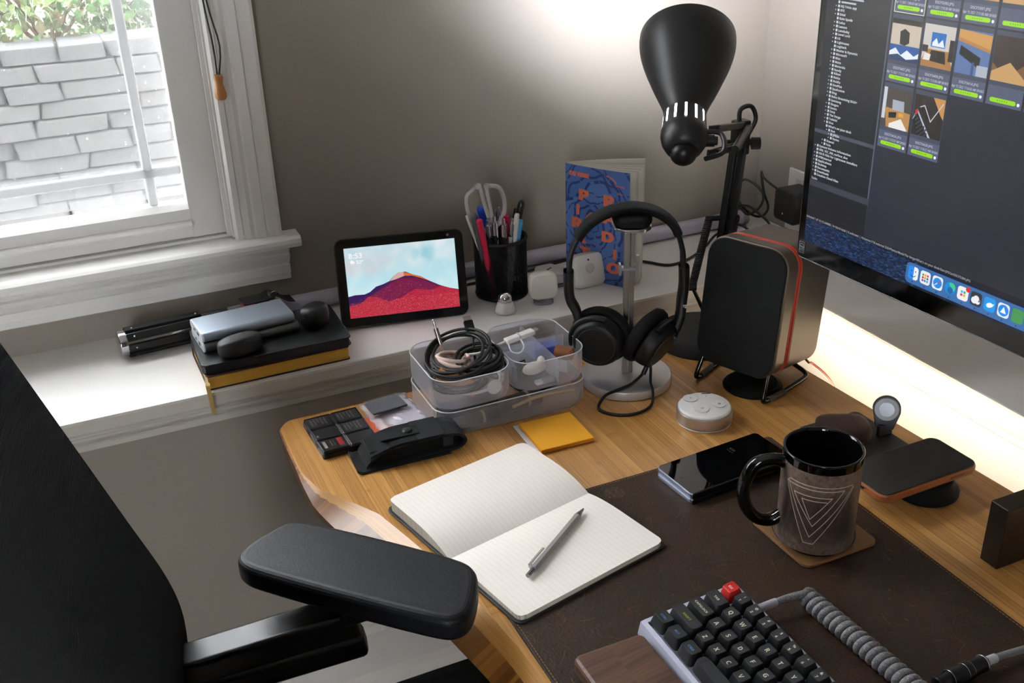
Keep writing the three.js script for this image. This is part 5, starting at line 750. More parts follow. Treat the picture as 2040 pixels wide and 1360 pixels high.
  add('handle', tube([pt(980, 440), pt(976, 410), pt(971, 385), pt(970, 372), pt(980, 370), pt(993, 373), pt(1002, 388), pt(1006, 408), pt(1004, 425), pt(994, 444), pt(980, 462)], 0.0038, 90, 10), clear, s);
  add('handle_knob', [ball(0.0058, ...pt(952, 371).toArray()), ball(0.0055, ...pt(970, 371).toArray())], clear, s);
  add('blade', [bar(pt(974, 455), V(0.002, 0.006, 0.002), 0.0015, 0.010), bar(pt(980, 455), V(-0.004, 0.006, 0.004), 0.0015, 0.010)], M.steel, s);
}
// small gadgets
{
  const p = atY(1007, 621, LEDGE), t = thing('magnet_mount', 'chrome ball on a small white cone mount', 'magnet mount', [p.x, LEDGE, p.z]);
  add('cone', lathe([[0, 0], [0.0150, 0], [0.0163, 0.0015], [0.0165, 0.004], [0.0145, 0.011], [0.0118, 0.017], [0.0105, 0.019], [0, 0.019]], 40), M.whitePlastic, t);
  add('ball', ball(0.0108, 0, 0.0235, 0, 1, 1, 1, 40), M.chrome, t);
  add('ring', new THREE.TorusGeometry(0.0104, 0.0006, 8, 40).rotateX(Math.PI / 2).translate(0, 0.0195, 0), M.steel, t);
  const q = atY(1083, 602, LEDGE), s = thing('contact_sensor', 'white rounded square sensor on a small clear foot', 'sensor', [q.x, LEDGE, q.z], -0.25);
  add('foot', slab(0.032, 0.026, 0.0055, 0.010, 0.0015), mat('#c9c8cf', 0.1, { transmission: 0.7, ior: 1.45 }), s);
  const body = add('body', plate(rrect(0.047, 0.046, 0.015), 0.019, 0.005, 10, 4).translate(0, 0.0235, -0.013), mat('#dedad2', 0.45), s); body.rotation.x = -0.05; body.position.y = 0.005;
  const face = add('face', plate(rrect(0.040, 0.040, 0.012), 0.001, 0.0004, 10).translate(0, 0.0235, 0.0058), mat('#d6d2c9', 0.5), s); face.rotation.x = -0.05; face.position.y = 0.005;
  const w = atY(1104, 574, LEDGE), k = thing('plastic_gadget', 'white hexagonal plastic gadget lying between sensors and booklet', 'gadget', [0.707, LEDGE, -1.463], 0.5);
  add('body', lathe([[0, 0.006], [0.029, 0.006], [0.030, 0.008], [0.030, 0.019], [0.027, 0.024], [0, 0.0255]], 6), mat('#d9d6d8', 0.35), k);
  add('foot', lathe([[0, 0], [0.030, 0], [0.0315, 0.002], [0.030, 0.006], [0, 0.006]], 6), mat('#8f8e96', 0.2, { transmission: 0.4 }), k);
  add('slot', rb(0.012, 0.001, 0.003, 0.0, 0.0252, 0, 0.0004), M.black, k);
  // motion sensor
  const h = thing('motion_sensor', 'square white motion sensor with round lens standing against the booklet', 'sensor', [0.7595, LEDGE, -1.4125], 0.03);
  const g = new THREE.Group(); g.name = 'housing'; g.rotation.x = -0.2; t; h.add(g);
  add('shell', plate(rrect(0.0565, 0.0565, 0.011), 0.025, 0.005, 10, 4).translate(0, 0.0285, -0.022), mat('#e2dfda', 0.4), g);
  add('lens', ball(0.0078, 0, 0.033, 0.0028, 1, 1, 0.35, 28), mat('#cfcac4', 0.15, { clearcoat: 0.8 }), g);
  add('light_sensor', cy(0.0016, 0.0016, 0.0006, 0, 0, 0, 16).rotateX(Math.PI / 2).translate(-0.002, 0.0475, 0.0031), M.black, g);
  const word = canvasTex(128, 32, (c) => { c.fillStyle = '#e2dfda'; c.fillRect(0, 0, 128, 32); c.fillStyle = '#b3b0ab'; c.font = 'bold 24px sans-serif'; c.textAlign = 'center'; c.fillText('PHILIPS', 64, 25, 116); });
  add('brand_print', new THREE.PlaneGeometry(0.02, 0.005).rotateX(-Math.PI / 2).rotateY(Math.PI).translate(0.002, 0.0570, -0.012), mat('#ffffff', 0.4, { map: word }), g);
}
// booklet standing half open
{
  const bl = atY(1128, 546, LEDGE), br = atY(1251, 574, LEDGE), turn = -Math.atan2(br.z - bl.z, br.x - bl.x), W = bl.distanceTo(br), H = 0.196;
  const t = thing('booklet', 'blue booklet with orange PIRATE RADIO lettering standing half open', 'booklet', [bl.x, LEDGE, bl.z], turn);
  const font = 'sans-serif', cover = canvasTex(768, 1216, (c, w, h) => {
    c.fillStyle = '#4a68a6'; c.fillRect(0, 0, w, h);
    const ring = (k) => { c.beginPath(); for (let i = 0; i <= 90; i++) { const a = i / 90 * 6.2832, r = (60 + k * 62) * (1 + 0.10 * Math.sin(a * 3 + k) + 0.07 * Math.sin(a * 5 - 2 * k) + 0.03 * Math.sin(a * 13 + k)); const x = 350 + Math.cos(a) * r, y = 610 + Math.sin(a) * r * 1.16; i ? c.lineTo(x, y) : c.moveTo(x, y); } c.closePath(); };
    for (let k = 13; k >= 0; k--) { ring(k); if (k % 2) { c.fillStyle = ['#4a68a6', '#4465a3', '#5371ad'][k % 3]; c.fill(); } c.strokeStyle = '#22356e'; c.lineWidth = 10 + (k * 17) % 22; c.setLineDash([120 + 60 * (k % 4), 14 + 20 * (k % 3), 60, 8]); c.stroke(); }
    c.setLineDash([]); for (let i = 0; i < 900; i++) { c.strokeStyle = rnd() < 0.5 ? 'rgba(28,46,98,0.35)' : 'rgba(120,146,196,0.22)'; c.lineWidth = rr(0.6, 2); const x = rr(0, w), y = rr(0, h), a = rr(0, 6.28), l = rr(10, 60); c.beginPath(); c.moveTo(x, y); c.lineTo(x + Math.cos(a) * l, y + Math.sin(a) * l); c.stroke(); }
    c.strokeStyle = '#d96d4c'; c.lineWidth = 16; c.beginPath(); c.arc(370, 590, 120, 2.6, 5.4); c.stroke(); c.lineWidth = 18; c.setLineDash([9, 6]); c.beginPath(); c.moveTo(500, 62); c.quadraticCurveTo(590, 70, 620, 150); c.lineTo(710, 160); c.stroke(); c.beginPath(); c.moveTo(630, 225); c.lineTo(680, 232); c.stroke(); c.setLineDash([]);
    c.fillStyle = '#d9694a'; c.font = '900 58px ' + font; c.textBaseline = 'middle'; c.fillText('THE VERGE', 48, 92, 250); c.strokeStyle = '#d9694a'; c.lineWidth = 5; c.strokeText('THE VERGE', 48, 92, 250);
    const big = (s, x, y, a = 0) => { c.save(); c.translate(x, y); c.rotate(a); if (s === 'I') { c.fillRect(-19, -56, 38, 112); c.restore(); return; } c.scale(1.55, 1); c.font = 'bold 148px ' + font; c.textAlign = 'center'; c.fillText(s, 0, 0); c.lineWidth = 11; c.lineJoin = 'miter'; c.strokeText(s, 0, 0); c.restore(); };
    big('P', 228, 300); big('I', 160, 462, 0.06); big('R', 140, 610, 0.06); big('A', 180, 770, -0.1); big('T', 246, 915, 0.05); big('E', 285, 1070);
    big('R', 530, 318); big('A', 540, 500); big('D', 520, 700); big('I', 610, 875); big('O', 596, 1030);
  });
  const bend = (u) => 0.006 * Math.sin(Math.PI * u);
  const cg = grid(12, 1, (u, v) => [u * W, v * H, bend(u) * 0.5]); add('front_cover', cg, mat('#ffffff', 0.6, { map: cover, side: THREE.DoubleSide }), t);
  add('cover_back', grid(12, 1, (u, v) => [u * W, v * H, bend(u) * 0.5 - 0.0006]), mat('#e6e2da', 0.8, { side: THREE.DoubleSide }), t);
  for (let i = 0; i < 9; i++) { const a = 0.06 + i * 0.055 + (i > 6 ? 0.16 : 0), L = W + 0.006 + (i % 3) * 0.001; add('page', grid(10, 1, (u, v) => { const q = u * L, s = 0.012 * Math.sin(Math.PI * u) * (i > 6 ? -1 : 1); return [q * Math.cos(a) + 0.0006, 0.001 + v * (H + (i > 6 ? 0.0 : -0.001)), -q * Math.sin(a) - 0.001 - i * 0.0005 + s * 0.4]; }), mat(i % 2 ? '#d8d3ca' : '#e9e5dd', 0.85, { side: THREE.DoubleSide }), t); }
}
// wall outlet with plugged-in black adapter and its cable
{
  const o = thing('wall_outlet', 'white wall outlet plate partly hidden behind the monitor', 'outlet', [XB, 0.82, -1.435]);
  add('plate', rb(0.006, 0.115, 0.075, -0.003, -0.013, -0.012, 0.002), M.whitePlastic, o);
  add('socket', [rb(0.002, 0.034, 0.03, -0.0065, 0.014, -0.012, 0.001), rb(0.002, 0.034, 0.03, -0.0065, -0.036, -0.012, 0.001)], mat('#d0cdc8', 0.4), o);
  const a = thing('power_adapter', 'black cube power adapter plugged into the wall outlet', 'power adapter', [XB - 0.0075, 0.815, -1.425]);
  add('body', place(plate(rrect(0.062, 0.058, 0.010), 0.05, 0.003, 8), [-0.050, 0, 0], [0, Math.PI / 2, 0]), mat('#18181a', 0.55), a);
  add('logo', ball(0.0018, -0.0502, -0.014, -0.004, 0.3, 1, 1, 10), mat('#c9b8c4', 0.4), a);
  const P = (px, py, z) => atZ(px, py, z);
  tag(add('adapter_cable', tube([V(XB - 0.04, 0.83, -1.458), P(1521, 353, -1.49), P(1517, 342, -1.50), P(1521, 380, -1.50), P(1530, 415, -1.49), P(1518, 430, -1.49), P(1497, 427, -1.49), P(1472, 400, -1.50), P(1471, 370, -1.51), P(1482, 358, -1.51), P(1502, 366, -1.50), P(1520, 388, -1.48), P(1515, 410, -1.48), P(1490, 427, -1.48), P(1475, 415, -1.49), P(1468, 412, -1.50), P(1490, 410, -1.47), P(1515, 428, -1.45), P(1532, 445, -1.43), P(1535, 462, -1.41), V(1.10, LEDGE + 0.003, -1.38)], 0.0022, 260, 7), M.cable), 'coiled black cable hanging from the plugged-in power adapter', 'cable');
}
// ---------------------------------------------------------------- translucent storage trays and what lies in them
{
  const frost = mat('#f3f5fb', 0.33, { transmission: 0.89, side: THREE.DoubleSide, specularIntensity: 0.6 });
  const frostRim = mat('#eef0f6', 0.3, { transmission: 0.3 });
  const X0 = 0.384, X1 = 0.608, Z0 = -1.266, Z1 = -1.134, cx = (X0 + X1) / 2, cz = (Z0 + Z1) / 2;
  const ringPts = (w, d, r) => { const p = rrect(w, d, r).getPoints(14); return p.filter((q, i) => i === 0 || q.distanceTo(p[i - 1]) > 1e-6); };
  const wall = (w, d, r, h, y0) => { const p = ringPts(w, d, r), n = p.length - 1; return grid(n, 6, (u, v) => { const q = p[Math.round(u * n) % n], k = 1 - 0.05 * Math.pow(1 - clamp(v * 4), 2); return [q.x * k, y0 + v * h, -q.y * k]; }); };
  const lip = (w, d, r, y) => tube(new THREE.CatmullRomCurve3(ringPts(w, d, r).slice(0, -1).map((q) => V(q.x, y, -q.y)), true, 'centripetal'), 0.0008, 160, 6, true);
  const tray = (label, x, z, y, w, d, h, r) => { const t = thing('storage_tray', label, 'tray', [x, y, z]); add('wall', wall(w, d, r, h - 0.0015, 0.0006), frost, t); add('rim', lip(w, d, r, h - 0.001), frostRim, t); add('bottom', flat(new THREE.ShapeGeometry(rrect(w * 0.95, d * 0.95, r), 12)).translate(0, 0.0008, 0), frost, t); return t; };
  const low = tray('wide translucent storage tray at the bottom of the stack', cx, cz, DESK, X1 - X0, Z1 - Z0, 0.040, 0.026);
  const wl = 0.1115, LX = X0 + wl / 2, wr = 0.1085, RX = X1 - wr / 2, Y = DESK + 0.0405, HU = 0.045;
  const left = tray('translucent tray full of tangled cables on the wide tray', LX, cz, Y, wl, Z1 - Z0, HU, 0.030);
  const rightT = tray('translucent divided tray with four compartments on the wide tray', RX, cz, Y, wr, Z1 - Z0, HU, 0.030);
  add('divider', [rb(0.0014, 0.036, Z1 - Z0 - 0.004, 0.008, 0.021, 0, 0.0004, 1)], frost, rightT);
  add('divider', [rb(wr - 0.004, 0.034, 0.0014, 0, 0.020, -0.012, 0.0004, 1)], frost, rightT);
  // in the wide tray
  const yl = DESK + 0.0022;
  const rodX = (name, label, cat, x0, x1, z, r, col, rot = 0) => { const t = thing(name, label, cat, [(x0 + x1) / 2, yl, z], rot); add('body', cy(r, r, x1 - x0, 0, 0, 0, 20).rotateZ(Math.PI / 2).translate(0, r + 0.0003, 0), mat(col, 0.5), t); add('band', cy(r * 1.03, r * 1.03, 0.004, 0, 0, 0, 20).rotateZ(Math.PI / 2).translate(0.012, r + 0.0005, 0), mat('#8d7a5c', 0.6), t); return t; };
  rodX('battery_grip', 'dark cylinder with a tan band inside the wide tray', 'battery', 0.405, 0.475, -1.152, 0.0085, '#2c2a2a', 0.06);
  rodX('battery_grip', 'thicker brown black cylinder lying behind inside the wide tray', 'battery', 0.48, 0.545, -1.165, 0.0115, '#3a302a', 0.1);
  { const t = thing('flat_box', 'flat grey box lying inside the wide tray', 'box', [0.443, yl, -1.18], 0.05); add('body', rb(0.085, 0.022, 0.03, 0, 0.0112, 0, 0.002), mat('#3b3c3c', 0.5), t); add('lid_line', rb(0.0853, 0.0008, 0.0303, 0, 0.016, 0, 0.0002, 1), mat('#222', 0.6), t); }
  { const t = thing('fabric_strap', 'tan fabric strap curled inside the wide tray', 'strap', [0.545, yl + 0.012, -1.146]); add('band', grid(24, 3, (u, v) => [-0.05 + 0.095 * u, 0.006 + 0.008 * Math.sin(u * 3), lerp(-0.001, 0.0012, v) + 0.002 * Math.sin(u * 5)]).translate(0, 0, 0), mat('#a08058', 0.8, { side: THREE.DoubleSide }), t); add('edge', tube([[-0.05, 0.004, 0], [-0.01, 0.0115, 0.001], [0.045, 0.0065, -0.001]], 0.0024, 30, 6), mat('#a98a60', 0.8), t); }
  { const t = thing('charger_block', 'black charger block at the back of the wide tray', 'charger', [0.56, yl, -1.215], 0.2); add('body', rb(0.06, 0.028, 0.045, 0, 0.0142, 0, 0.004), M.blackMatte, t); add('prongs', [rb(0.012, 0.0016, 0.006, 0.034, 0.018, 0, 0.0004), rb(0.012, 0.0016, 0.006, 0.034, 0.010, 0, 0.0004)], M.steel, t); }
  // in the left tray
  const yb = Y + 0.0022;
  { const t = thing('cork_lighter', 'orange tan cylinder with black print leaning in the cable tray', 'lighter', [0.409, yb, -1.168]); const a = V(-0.006, 0.033, -0.014), b = V(0.036, 0.012, 0.018); add('body', rod(a, b, 0.0098, 24), mat('#c98a4a', 0.7), t); add('print', [0, 1, 2, 3, 4].map((i) => { const p = a.clone().lerp(b, 0.06 + i * 0.07).add(V(0.003, 0.0090, 0.0015)); return rb(0.0012, 0.0012, 0.005, p.x, p.y - 0.0006, p.z, 0.0004, 1).translate(0, 0, 0); }), mat('#22160c', 0.7), t); }
  const coil = (label, cxp, czp, y, R, rt, turns, col, ex = 1, tilt = 0.12, ph = 0) => { const pts = []; for (let i = 0; i <= turns * 26; i++) { const a = i / 26 * Math.PI * 2 + ph, k = i / 26; const r = R * (1 + 0.10 * Math.sin(k * 2.3 + ph) + 0.05 * Math.sin(k * 5.1)); const dx = 0.004 * Math.sin(k * 1.7), dz = 0.004 * Math.cos(k * 2.1); pts.push(V(cxp + dx + Math.cos(a) * r * ex, y + rt + 0.0032 * Math.sin(k * 3.7) + 0.0022 * k + tilt * Math.cos(a + 0.6) * R, czp + dz + Math.sin(a) * r)); } const o = add('cable', new THREE.TubeGeometry(new THREE.CatmullRomCurve3(pts), turns * 64, rt, 7), col); tag(o, label, 'cable'); return o; };
  coil('large coil of black cable heaped over the tray rim', 0.438, -1.197, Y + 0.042, 0.043, 0.0022, 5, M.cable, 0.98, 0.26, 0.4);
  coil('smaller tight coil of black cable beside the large one', 0.463, -1.181, Y + 0.032, 0.030, 0.0023, 7, M.cable, 1.0, 0.10, 2.2);
  coil('loose black cable loop lying low in the cable tray', 0.43, -1.178, Y + 0.016, 0.034, 0.0020, 4, M.cable, 1.0, 0.05, 4.1);
  coil('pale pink braided cable coiled inside the black coil', 0.433, -1.200, Y + 0.034, 0.024, 0.0026, 4, mat('#d9beb2', 0.7), 0.8, -0.25, 1.2);
  coil('white cable coiled at the bottom of the cable tray', 0.448, -1.172, Y + 0.012, 0.033, 0.0019, 2, mat('#e0dedb', 0.5), 1.15, 0.1, 3.0);
  { const t = thing('white_earphone', 'round white earphone disc under the coiled cables', 'earphone', [0.418, Y + 0.010, -1.203], 0.4); const g = new THREE.Group(); g.name = 'housing'; g.rotation.set(0.6, 0, 0.7); g.position.y = 0.016; t.add(g); add('disc', lathe([[0, -0.007], [0.010, -0.006], [0.0135, -0.001], [0.0135, 0.003], [0.010, 0.006], [0, 0.007]], 32), mat('#c9c7c5', 0.4), g); add('cap', lathe([[0, 0.007], [0.008, 0.0066], [0.009, 0.0085], [0, 0.010]], 32), mat('#a8a6a5', 0.4), g); }
  { const t = thing('audio_plug', 'rose silver audio jack plug sticking up from cable tray', 'plug', [0.425, Y + 0.038, -1.233]); const d = atZ(863, 638, -1.245).sub(t.position), f = V(0.004, -0.004, 0.006); add('barrel', rod(f.clone().lerp(d, 0.35), f.clone().lerp(d, 0.78), 0.0036, 18), mat('#c4b4b4', 0.15, { metalness: 1 }), t); add('tip', [rod(f.clone().lerp(d, 0.78), f.clone().lerp(d, 0.97), 0.0017, 14), ball(0.0018, d.x, d.y, d.z)], M.chrome, t); add('sleeve', rod(f, f.clone().lerp(d, 0.36), 0.003, 14), mat('#d9beb2', 0.6), t); }
  { const t = thing('usb_plug', 'black wide USB plug on a stiff cable above the tray', 'plug', [0.468, Y + 0.03, -1.19]), a = atZ(935, 650, -1.235).sub(t.position), b = V(0.0, 0.0, 0.0), d = a.clone().sub(b).normalize(); add('shell', (() => { const o = new THREE.Object3D(); o.position.copy(a); o.lookAt(a.clone().add(d)); o.updateMatrix(); return rb(0.013, 0.0065, 0.018, 0, 0, 0, 0.0015).applyMatrix4(o.matrix); })(), M.blackMatte, t); add('contact', (() => { const o = new THREE.Object3D(); o.position.copy(a.clone().addScaledVector(d, 0.012)); o.lookAt(a.clone().addScaledVector(d, 1)); o.updateMatrix(); return rb(0.011, 0.0026, 0.008, 0, 0, 0, 0.0004).applyMatrix4(o.matrix); })(), M.steel, t); add('cable', [tube([a.clone().addScaledVector(d, -0.008), a.clone().addScaledVector(d, -0.018).add(V(-0.001, 0, 0.001)), V(-0.006, -0.004, 0.012), V(0.012, -0.010, 0.03), V(0.02, -0.014, 0.01)], 0.0020, 50, 8), rod(a.clone().addScaledVector(d, -0.008), a.clone().addScaledVector(d, -0.02), 0.0030, 12)], M.cable, t); }
  { const t = thing('usb_adapter', 'white cable with a USB-C plug and tethered adapter loop lying across trays', 'adapter', [0.50, Y + HU - 0.006, -1.205]), wp = mat('#e6e4e1', 0.4), a = V(0.010, 0.012, 0.006), b = V(0.056, 0.016, 0.0); add('shell', bar(a, b, 0.0125, 0.0068, 0.002), wp, t); add('contact', bar(b, b.clone().add(V(0.0075, 0.0012, -0.001)), 0.0088, 0.0036, 0.0012), M.steel, t); add('cable', tube([a, V(-0.004, 0.010, 0.007), V(-0.03, 0.006, 0.010), V(-0.05, 0.003, 0.004), V(-0.07, -0.006, 0.02)], 0.0019, 40, 8), wp, t); add('tether', tube([V(0.012, 0.012, 0.012), V(0.012, 0.004, 0.024), V(0.022, 0.002, 0.028), V(0.031, 0.006, 0.022), V(0.032, 0.014, 0.008)], 0.0012, 30, 6), mat('#d8dade', 0.3), t); add('band', bar(V(0.031, 0.014, 0.003), V(0.0335, 0.0142, 0.003), 0.0132, 0.0076, 0.001), mat('#bcbcbe', 0.3), t); }
  { const t = thing('hair_tie', 'black elastic loop hooked at the tray corner', 'loop', [0.483, Y + 0.034, -1.165]); add('loop', tube([[-0.008, 0.002, 0.006], [0.002, 0.008, -0.012], [0.010, 0.006, -0.004], [0.009, 0.0, 0.006], [0.002, -0.002, 0.008]], 0.0019, 40, 8), M.cable, t); add('metal_end', rod([-0.008, 0.002, 0.006], [0.004, -0.001, 0.008], 0.0018), M.chrome, t); }
  tag(add('tag_button', place(lathe([[0, 0.002], [0.0095, 0.002], [0.0105, 0.001], [0.0105, 0], [0, 0]].reverse(), 32), [0.4655, Y + 0.021, -1.1362], [-Math.PI / 2, 0, 0]), mat('#d6d6d8', 0.4)), 'round pale disc showing through the front of the cable tray', 'disc');
  // in the divided tray
  { const t = thing('memory_card', 'black memory card with gold contacts upright in the divided tray', 'memory card', [0.5235, yb, -1.168], 0.3); add('card', rb(0.018, 0.024, 0.002, 0, 0.016, 0, 0.0006).rotateX(-0.3), mat('#161616', 0.4), t); add('contacts', [0, 1, 2, 3].map((i) => rb(0.005, 0.0012, 0.0004, 0.004, 0.016 + i * 0.003, 0.0012, 0.0002, 1).rotateX(-0.3)), mat('#b4935a', 0.3, { metalness: 1 }), t); }
  { const t = thing('blue_block', 'blue rectangular block in the back compartment of the tray', 'block', [0.583, yb, -1.222], 0.05); add('body', rb(0.036, 0.018, 0.022, 0, 0.0092, 0, 0.002), mat('#3550b4', 0.4), t); add('edge', rb(0.0362, 0.002, 0.0222, 0, 0.003, 0, 0.0004), mat('#22367e', 0.5), t); }
  { const t = thing('leather_roll', 'small roll of brown leather in the front compartment of the tray', 'leather roll', [0.5855, yb, -1.168], -0.9); const g = grid(40, 1, (u, v) => { const a = u * 11, r = 0.0055 + 0.0045 * u; return [lerp(-0.012, 0.012, v), 0.0285 + Math.sin(a) * r, Math.cos(a) * r]; }); add('roll', g, mat('#85512f', 0.7, { side: THREE.DoubleSide }), t); add('core', cy(0.009, 0.009, 0.022, 0, 0, 0, 20).rotateZ(Math.PI / 2).translate(0, 0.0285, 0), mat('#7c4a2a', 0.75), t); add('prop', bx(0.014, 0.019, 0.010, 0, 0.0096, 0), mat('#c9c6c2', 0.7), t); }
  { const t = thing('usb_stick', 'grey and white USB stick at bottom of the divided tray', 'USB stick', [0.545, yb, -1.148], 0.05); add('body', rb(0.02, 0.006, 0.010, 0.006, 0.0032, 0, 0.001), mat('#8e8f94', 0.4), t); add('plug', rb(0.010, 0.0045, 0.009, -0.009, 0.0032, 0, 0.0006), mat('#e0e0e2', 0.3, { metalness: 0.5 }), t); }
  { const t = thing('tissue_roll', 'soft white tissue roll in the front compartment of divided tray', 'tissue', [0.538, yb, -1.160], 0.1); add('roll', ball(0.010, 0, 0.0175, -0.004, 1.9, 0.9, 0.9), mat('#d8cfc2', 0.9), t); add('fold', ball(0.007, 0.012, 0.024, -0.006, 0.8, 1.1, 0.8), mat('#e2dad0', 0.9), t); }
}
// ---------------------------------------------------------------- keyboard, wrist rest, coiled cable
{
  const P = 0.0192, zl = -0.6836, rowsX = [0.5235, 0.503, 0.483, 0.463, 0.4425], H0 = [0.0400, 0.0375, 0.0355, 0.0345, 0.0345];   // key top heights above the pad
  const t = thing('keyboard', 'mechanical keyboard with dark keys and one red escape key', 'keyboard', [0, PAD, 0]);
  const shell = mat('#c3c5d8', 0.4, { metalness: 0.35 });
  const side = [[0.4255, 0.001], [0.4245, 0.006], [0.4275, 0.0195], [0.4325, 0.0205], [0.4335, 0.0150], [0.5325, 0.0190], [0.5335, 0.0270], [0.5385, 0.0265], [0.5415, 0.0235], [0.5405, 0.004], [0.536, 0.001]];
  const zE = zl + 15 * P;
  add('case', [sweepZ(side, zl - 0.0010, zE + 0.0010), ...[zl - 0.006, zE + 0.001].map((z) => sweepZ([[0.4255, 0.001], [0.4245, 0.006], [0.4275, 0.0195], [0.4325, 0.0205], [0.5335, 0.0270], [0.5385, 0.0265], [0.5415, 0.0235], [0.5405, 0.004], [0.536, 0.001]], z, z + 0.005))], shell, t);
  const R = [
    [['ESC', 1, 'r'], ...'1!,2@,3#,4$,5%,6^,7&,8*,9(,0),-_,=+'.split(',').map((s) => [s, 1, 'n']), ['DEL', 2]],
    [['TAB', 1.5], ...'QWERTYUIOP[]'.split('').map((s) => [s, 1]), ['\\', 1.5]],
    [['CAPSLOCK', 1.75], ...'ASDFGHJKL;\''.split('').map((s) => [s, 1]), ['ENTER', 2.25]],
    [['SHIFT', 2.25, 'y'], ...'ZXCVBNM,./'.split('').map((s) => [s, 1]), ['SHIFT', 2.75, 'y']],
    [['CTRL', 1.25, 'b'], ['ALT', 1.25, 'b'], ['CMD', 1.25, 'b'], ['', 6.25], ['CMD', 1.25, 'b'], ['ALT', 1.25, 'b'], ['FN', 1.25, 'b'], ['CTRL', 1.25, 'b']],
  ];
  // legend atlas: 8 x 8 cells
  const all = R.flat(), N = 8, cell = 128, ink = { b: '#4f86bc', y: '#9a9c34', r: '#e8dcd0', n: '#cdc8ae', x: '#cdc8ae' };
  const atlas = canvasTex(N * cell, N * cell, (c) => {
    c.fillStyle = '#2c2c2e'; c.fillRect(0, 0, N * cell, N * cell);
    all.forEach(([s, w, k], i) => {
      const x = (i % N) * cell, y = Math.floor(i / N) * cell; if (k === 'r') { c.fillStyle = '#b8201e'; c.fillRect(x, y, cell, cell); }
      c.fillStyle = ink[k] ?? ink.x; c.textAlign = 'center'; c.textBaseline = 'middle';
      if (k === 'n') { c.font = 'bold 40px sans-serif'; c.fillText(s[1], x + 64, y + 34); c.fillText(s[0], x + 64, y + 92); }
      else if (s.length === 1) { c.font = 'bold 62px sans-serif'; c.fillText(s, x + 64, y + 66); }
      else { c.save(); c.translate(x + 64, y + 64); c.scale(1 / w, 1); c.font = 'bold 34px sans-serif'; c.fillText(s, 0, 0, 108 * w * 0.86); c.restore(); }
    });
  });
  const keyM = mat('#1b1b1c', 0.6, { specularIntensity: 0.6 }), redM = mat('#b01c1a', 0.45), topM = mat('#ffffff', 0.6, { specularIntensity: 0.6, map: atlas }), cache = new Map();
  const capGeo = (w) => { if (!cache.has(w)) { const L = w * P - 0.0008, D = P * 1.03 - 0.0008, hb = 0.0115, tl = L - 0.0055, td = D - 0.0062; cache.set(w, grid(32, 7, (u, v) => { const e = Math.min(v / 0.72, 1), s = 1 - e * e * 0.0; const a = u * Math.PI * 2, pe = (x) => Math.sign(x) * Math.pow(Math.abs(x), 0.28); const k = v <= 0.72 ? v / 0.72 : 1, inn = v > 0.72 ? 1 - 0.10 * (v - 0.72) / 0.28 : 1; const wx = lerp(D, td, k) / 2 * inn, wz = lerp(L, tl, k) / 2 * inn; return [pe(Math.cos(a)) * wx + k * 0.0006, k * hb - (v > 0.86 ? -0.0002 : 0) - (v > 0.72 ? 0 : 0), pe(Math.sin(a)) * wz]; })); } return cache.get(w); };
  let n = 0;
  R.forEach((row, r) => {
    let z = zl;
    for (const [s, w, k] of row) {
      const i = n++, key = new THREE.Group(); key.name = s === '' ? 'space_key' : 'key'; key.position.set(rowsX[r], H0[r] - 0.0118, z + w * P / 2); key.rotation.z = [0.10, 0.04, 0, -0.03, -0.05][r] + 0.06; t.add(key);
      if (i === 0) key.userData.label = 'red escape key';
      add('cap', capGeo(w), k === 'r' ? redM : keyM, key);
      const L = w * P - 0.0063, D = P * 1.03 - 0.0072, g = grid(6, 6, (u, v) => { const q = (v - 0.5) * 2, c = (u - 0.5) * 2, rx = 1 - 0.10 * Math.pow(Math.abs(q), 6), rz = 1 - 0.08 * Math.pow(Math.abs(c), 6); return [c * D / 2 * rx + 0.0006, 0.0117 - 0.0005 * (1 - q * q), q * L / 2 * rz]; });
      const p = g.attributes.position, uv = g.attributes.uv; for (let j = 0; j < p.count; j++) uv.setXY(j, ((i % N) + 0.03 + 0.94 * (p.getZ(j) / L + 0.5)) / N, 1 - (Math.floor(i / N) + 0.97 - 0.94 * (p.getX(j) / D + 0.5)) / N);
      { const ix = g.index.array; for (let q = 0; q < ix.length; q += 3) [ix[q], ix[q + 1]] = [ix[q + 1], ix[q]]; g.computeVertexNormals(); }
      add('legend', g, topM, key); z += w * P;
    }
  });
  // wrist rest
  const wal = canvasTex(512, 512, (c, w, h) => { c.fillStyle = '#5a3d2e'; c.fillRect(0, 0, w, h); for (let i = 0; i < 420; i++) { const y = rr(-60, h), a = rr(10, 60); c.strokeStyle = rnd() < 0.6 ? `rgba(38,22,16,${rr(0.04, 0.16)})` : `rgba(140,100,76,${rr(0.03, 0.12)})`; c.lineWidth = rr(1, 9); c.beginPath(); c.moveTo(0, y); c.bezierCurveTo(w * 0.3, y + a, w * 0.6, y - a * 0.6, w, y + a * 0.4); c.stroke(); } });
  const wr = thing('wrist_rest', 'walnut wood wrist rest in front of the keyboard', 'wrist rest', [0.3835, PAD, zl + 0.006 + 0.148]);
  const wg = boxUV(slab(0.077, 0.296, 0.0185, 0.008, 0.004), 4); add('block', wg, mat('#ffffff', 0.5, { map: wal }), wr);
  // coiled cable and connector
  const cc = thing('coiled_cable', 'grey braided coiled keyboard cable on the leather pad', 'cable', [0, PAD, 0]);
  const braid = canvasTex(64, 64, (c) => { c.fillStyle = '#77777b'; c.fillRect(0, 0, 64, 64); for (let i = 0; i < 260; i++) { const q = 80 + Math.floor(rr(0, 120)); c.fillStyle = `rgb(${q},${q},${q})`; c.fillRect(rr(0, 64), rr(0, 64), 6, 2); } });
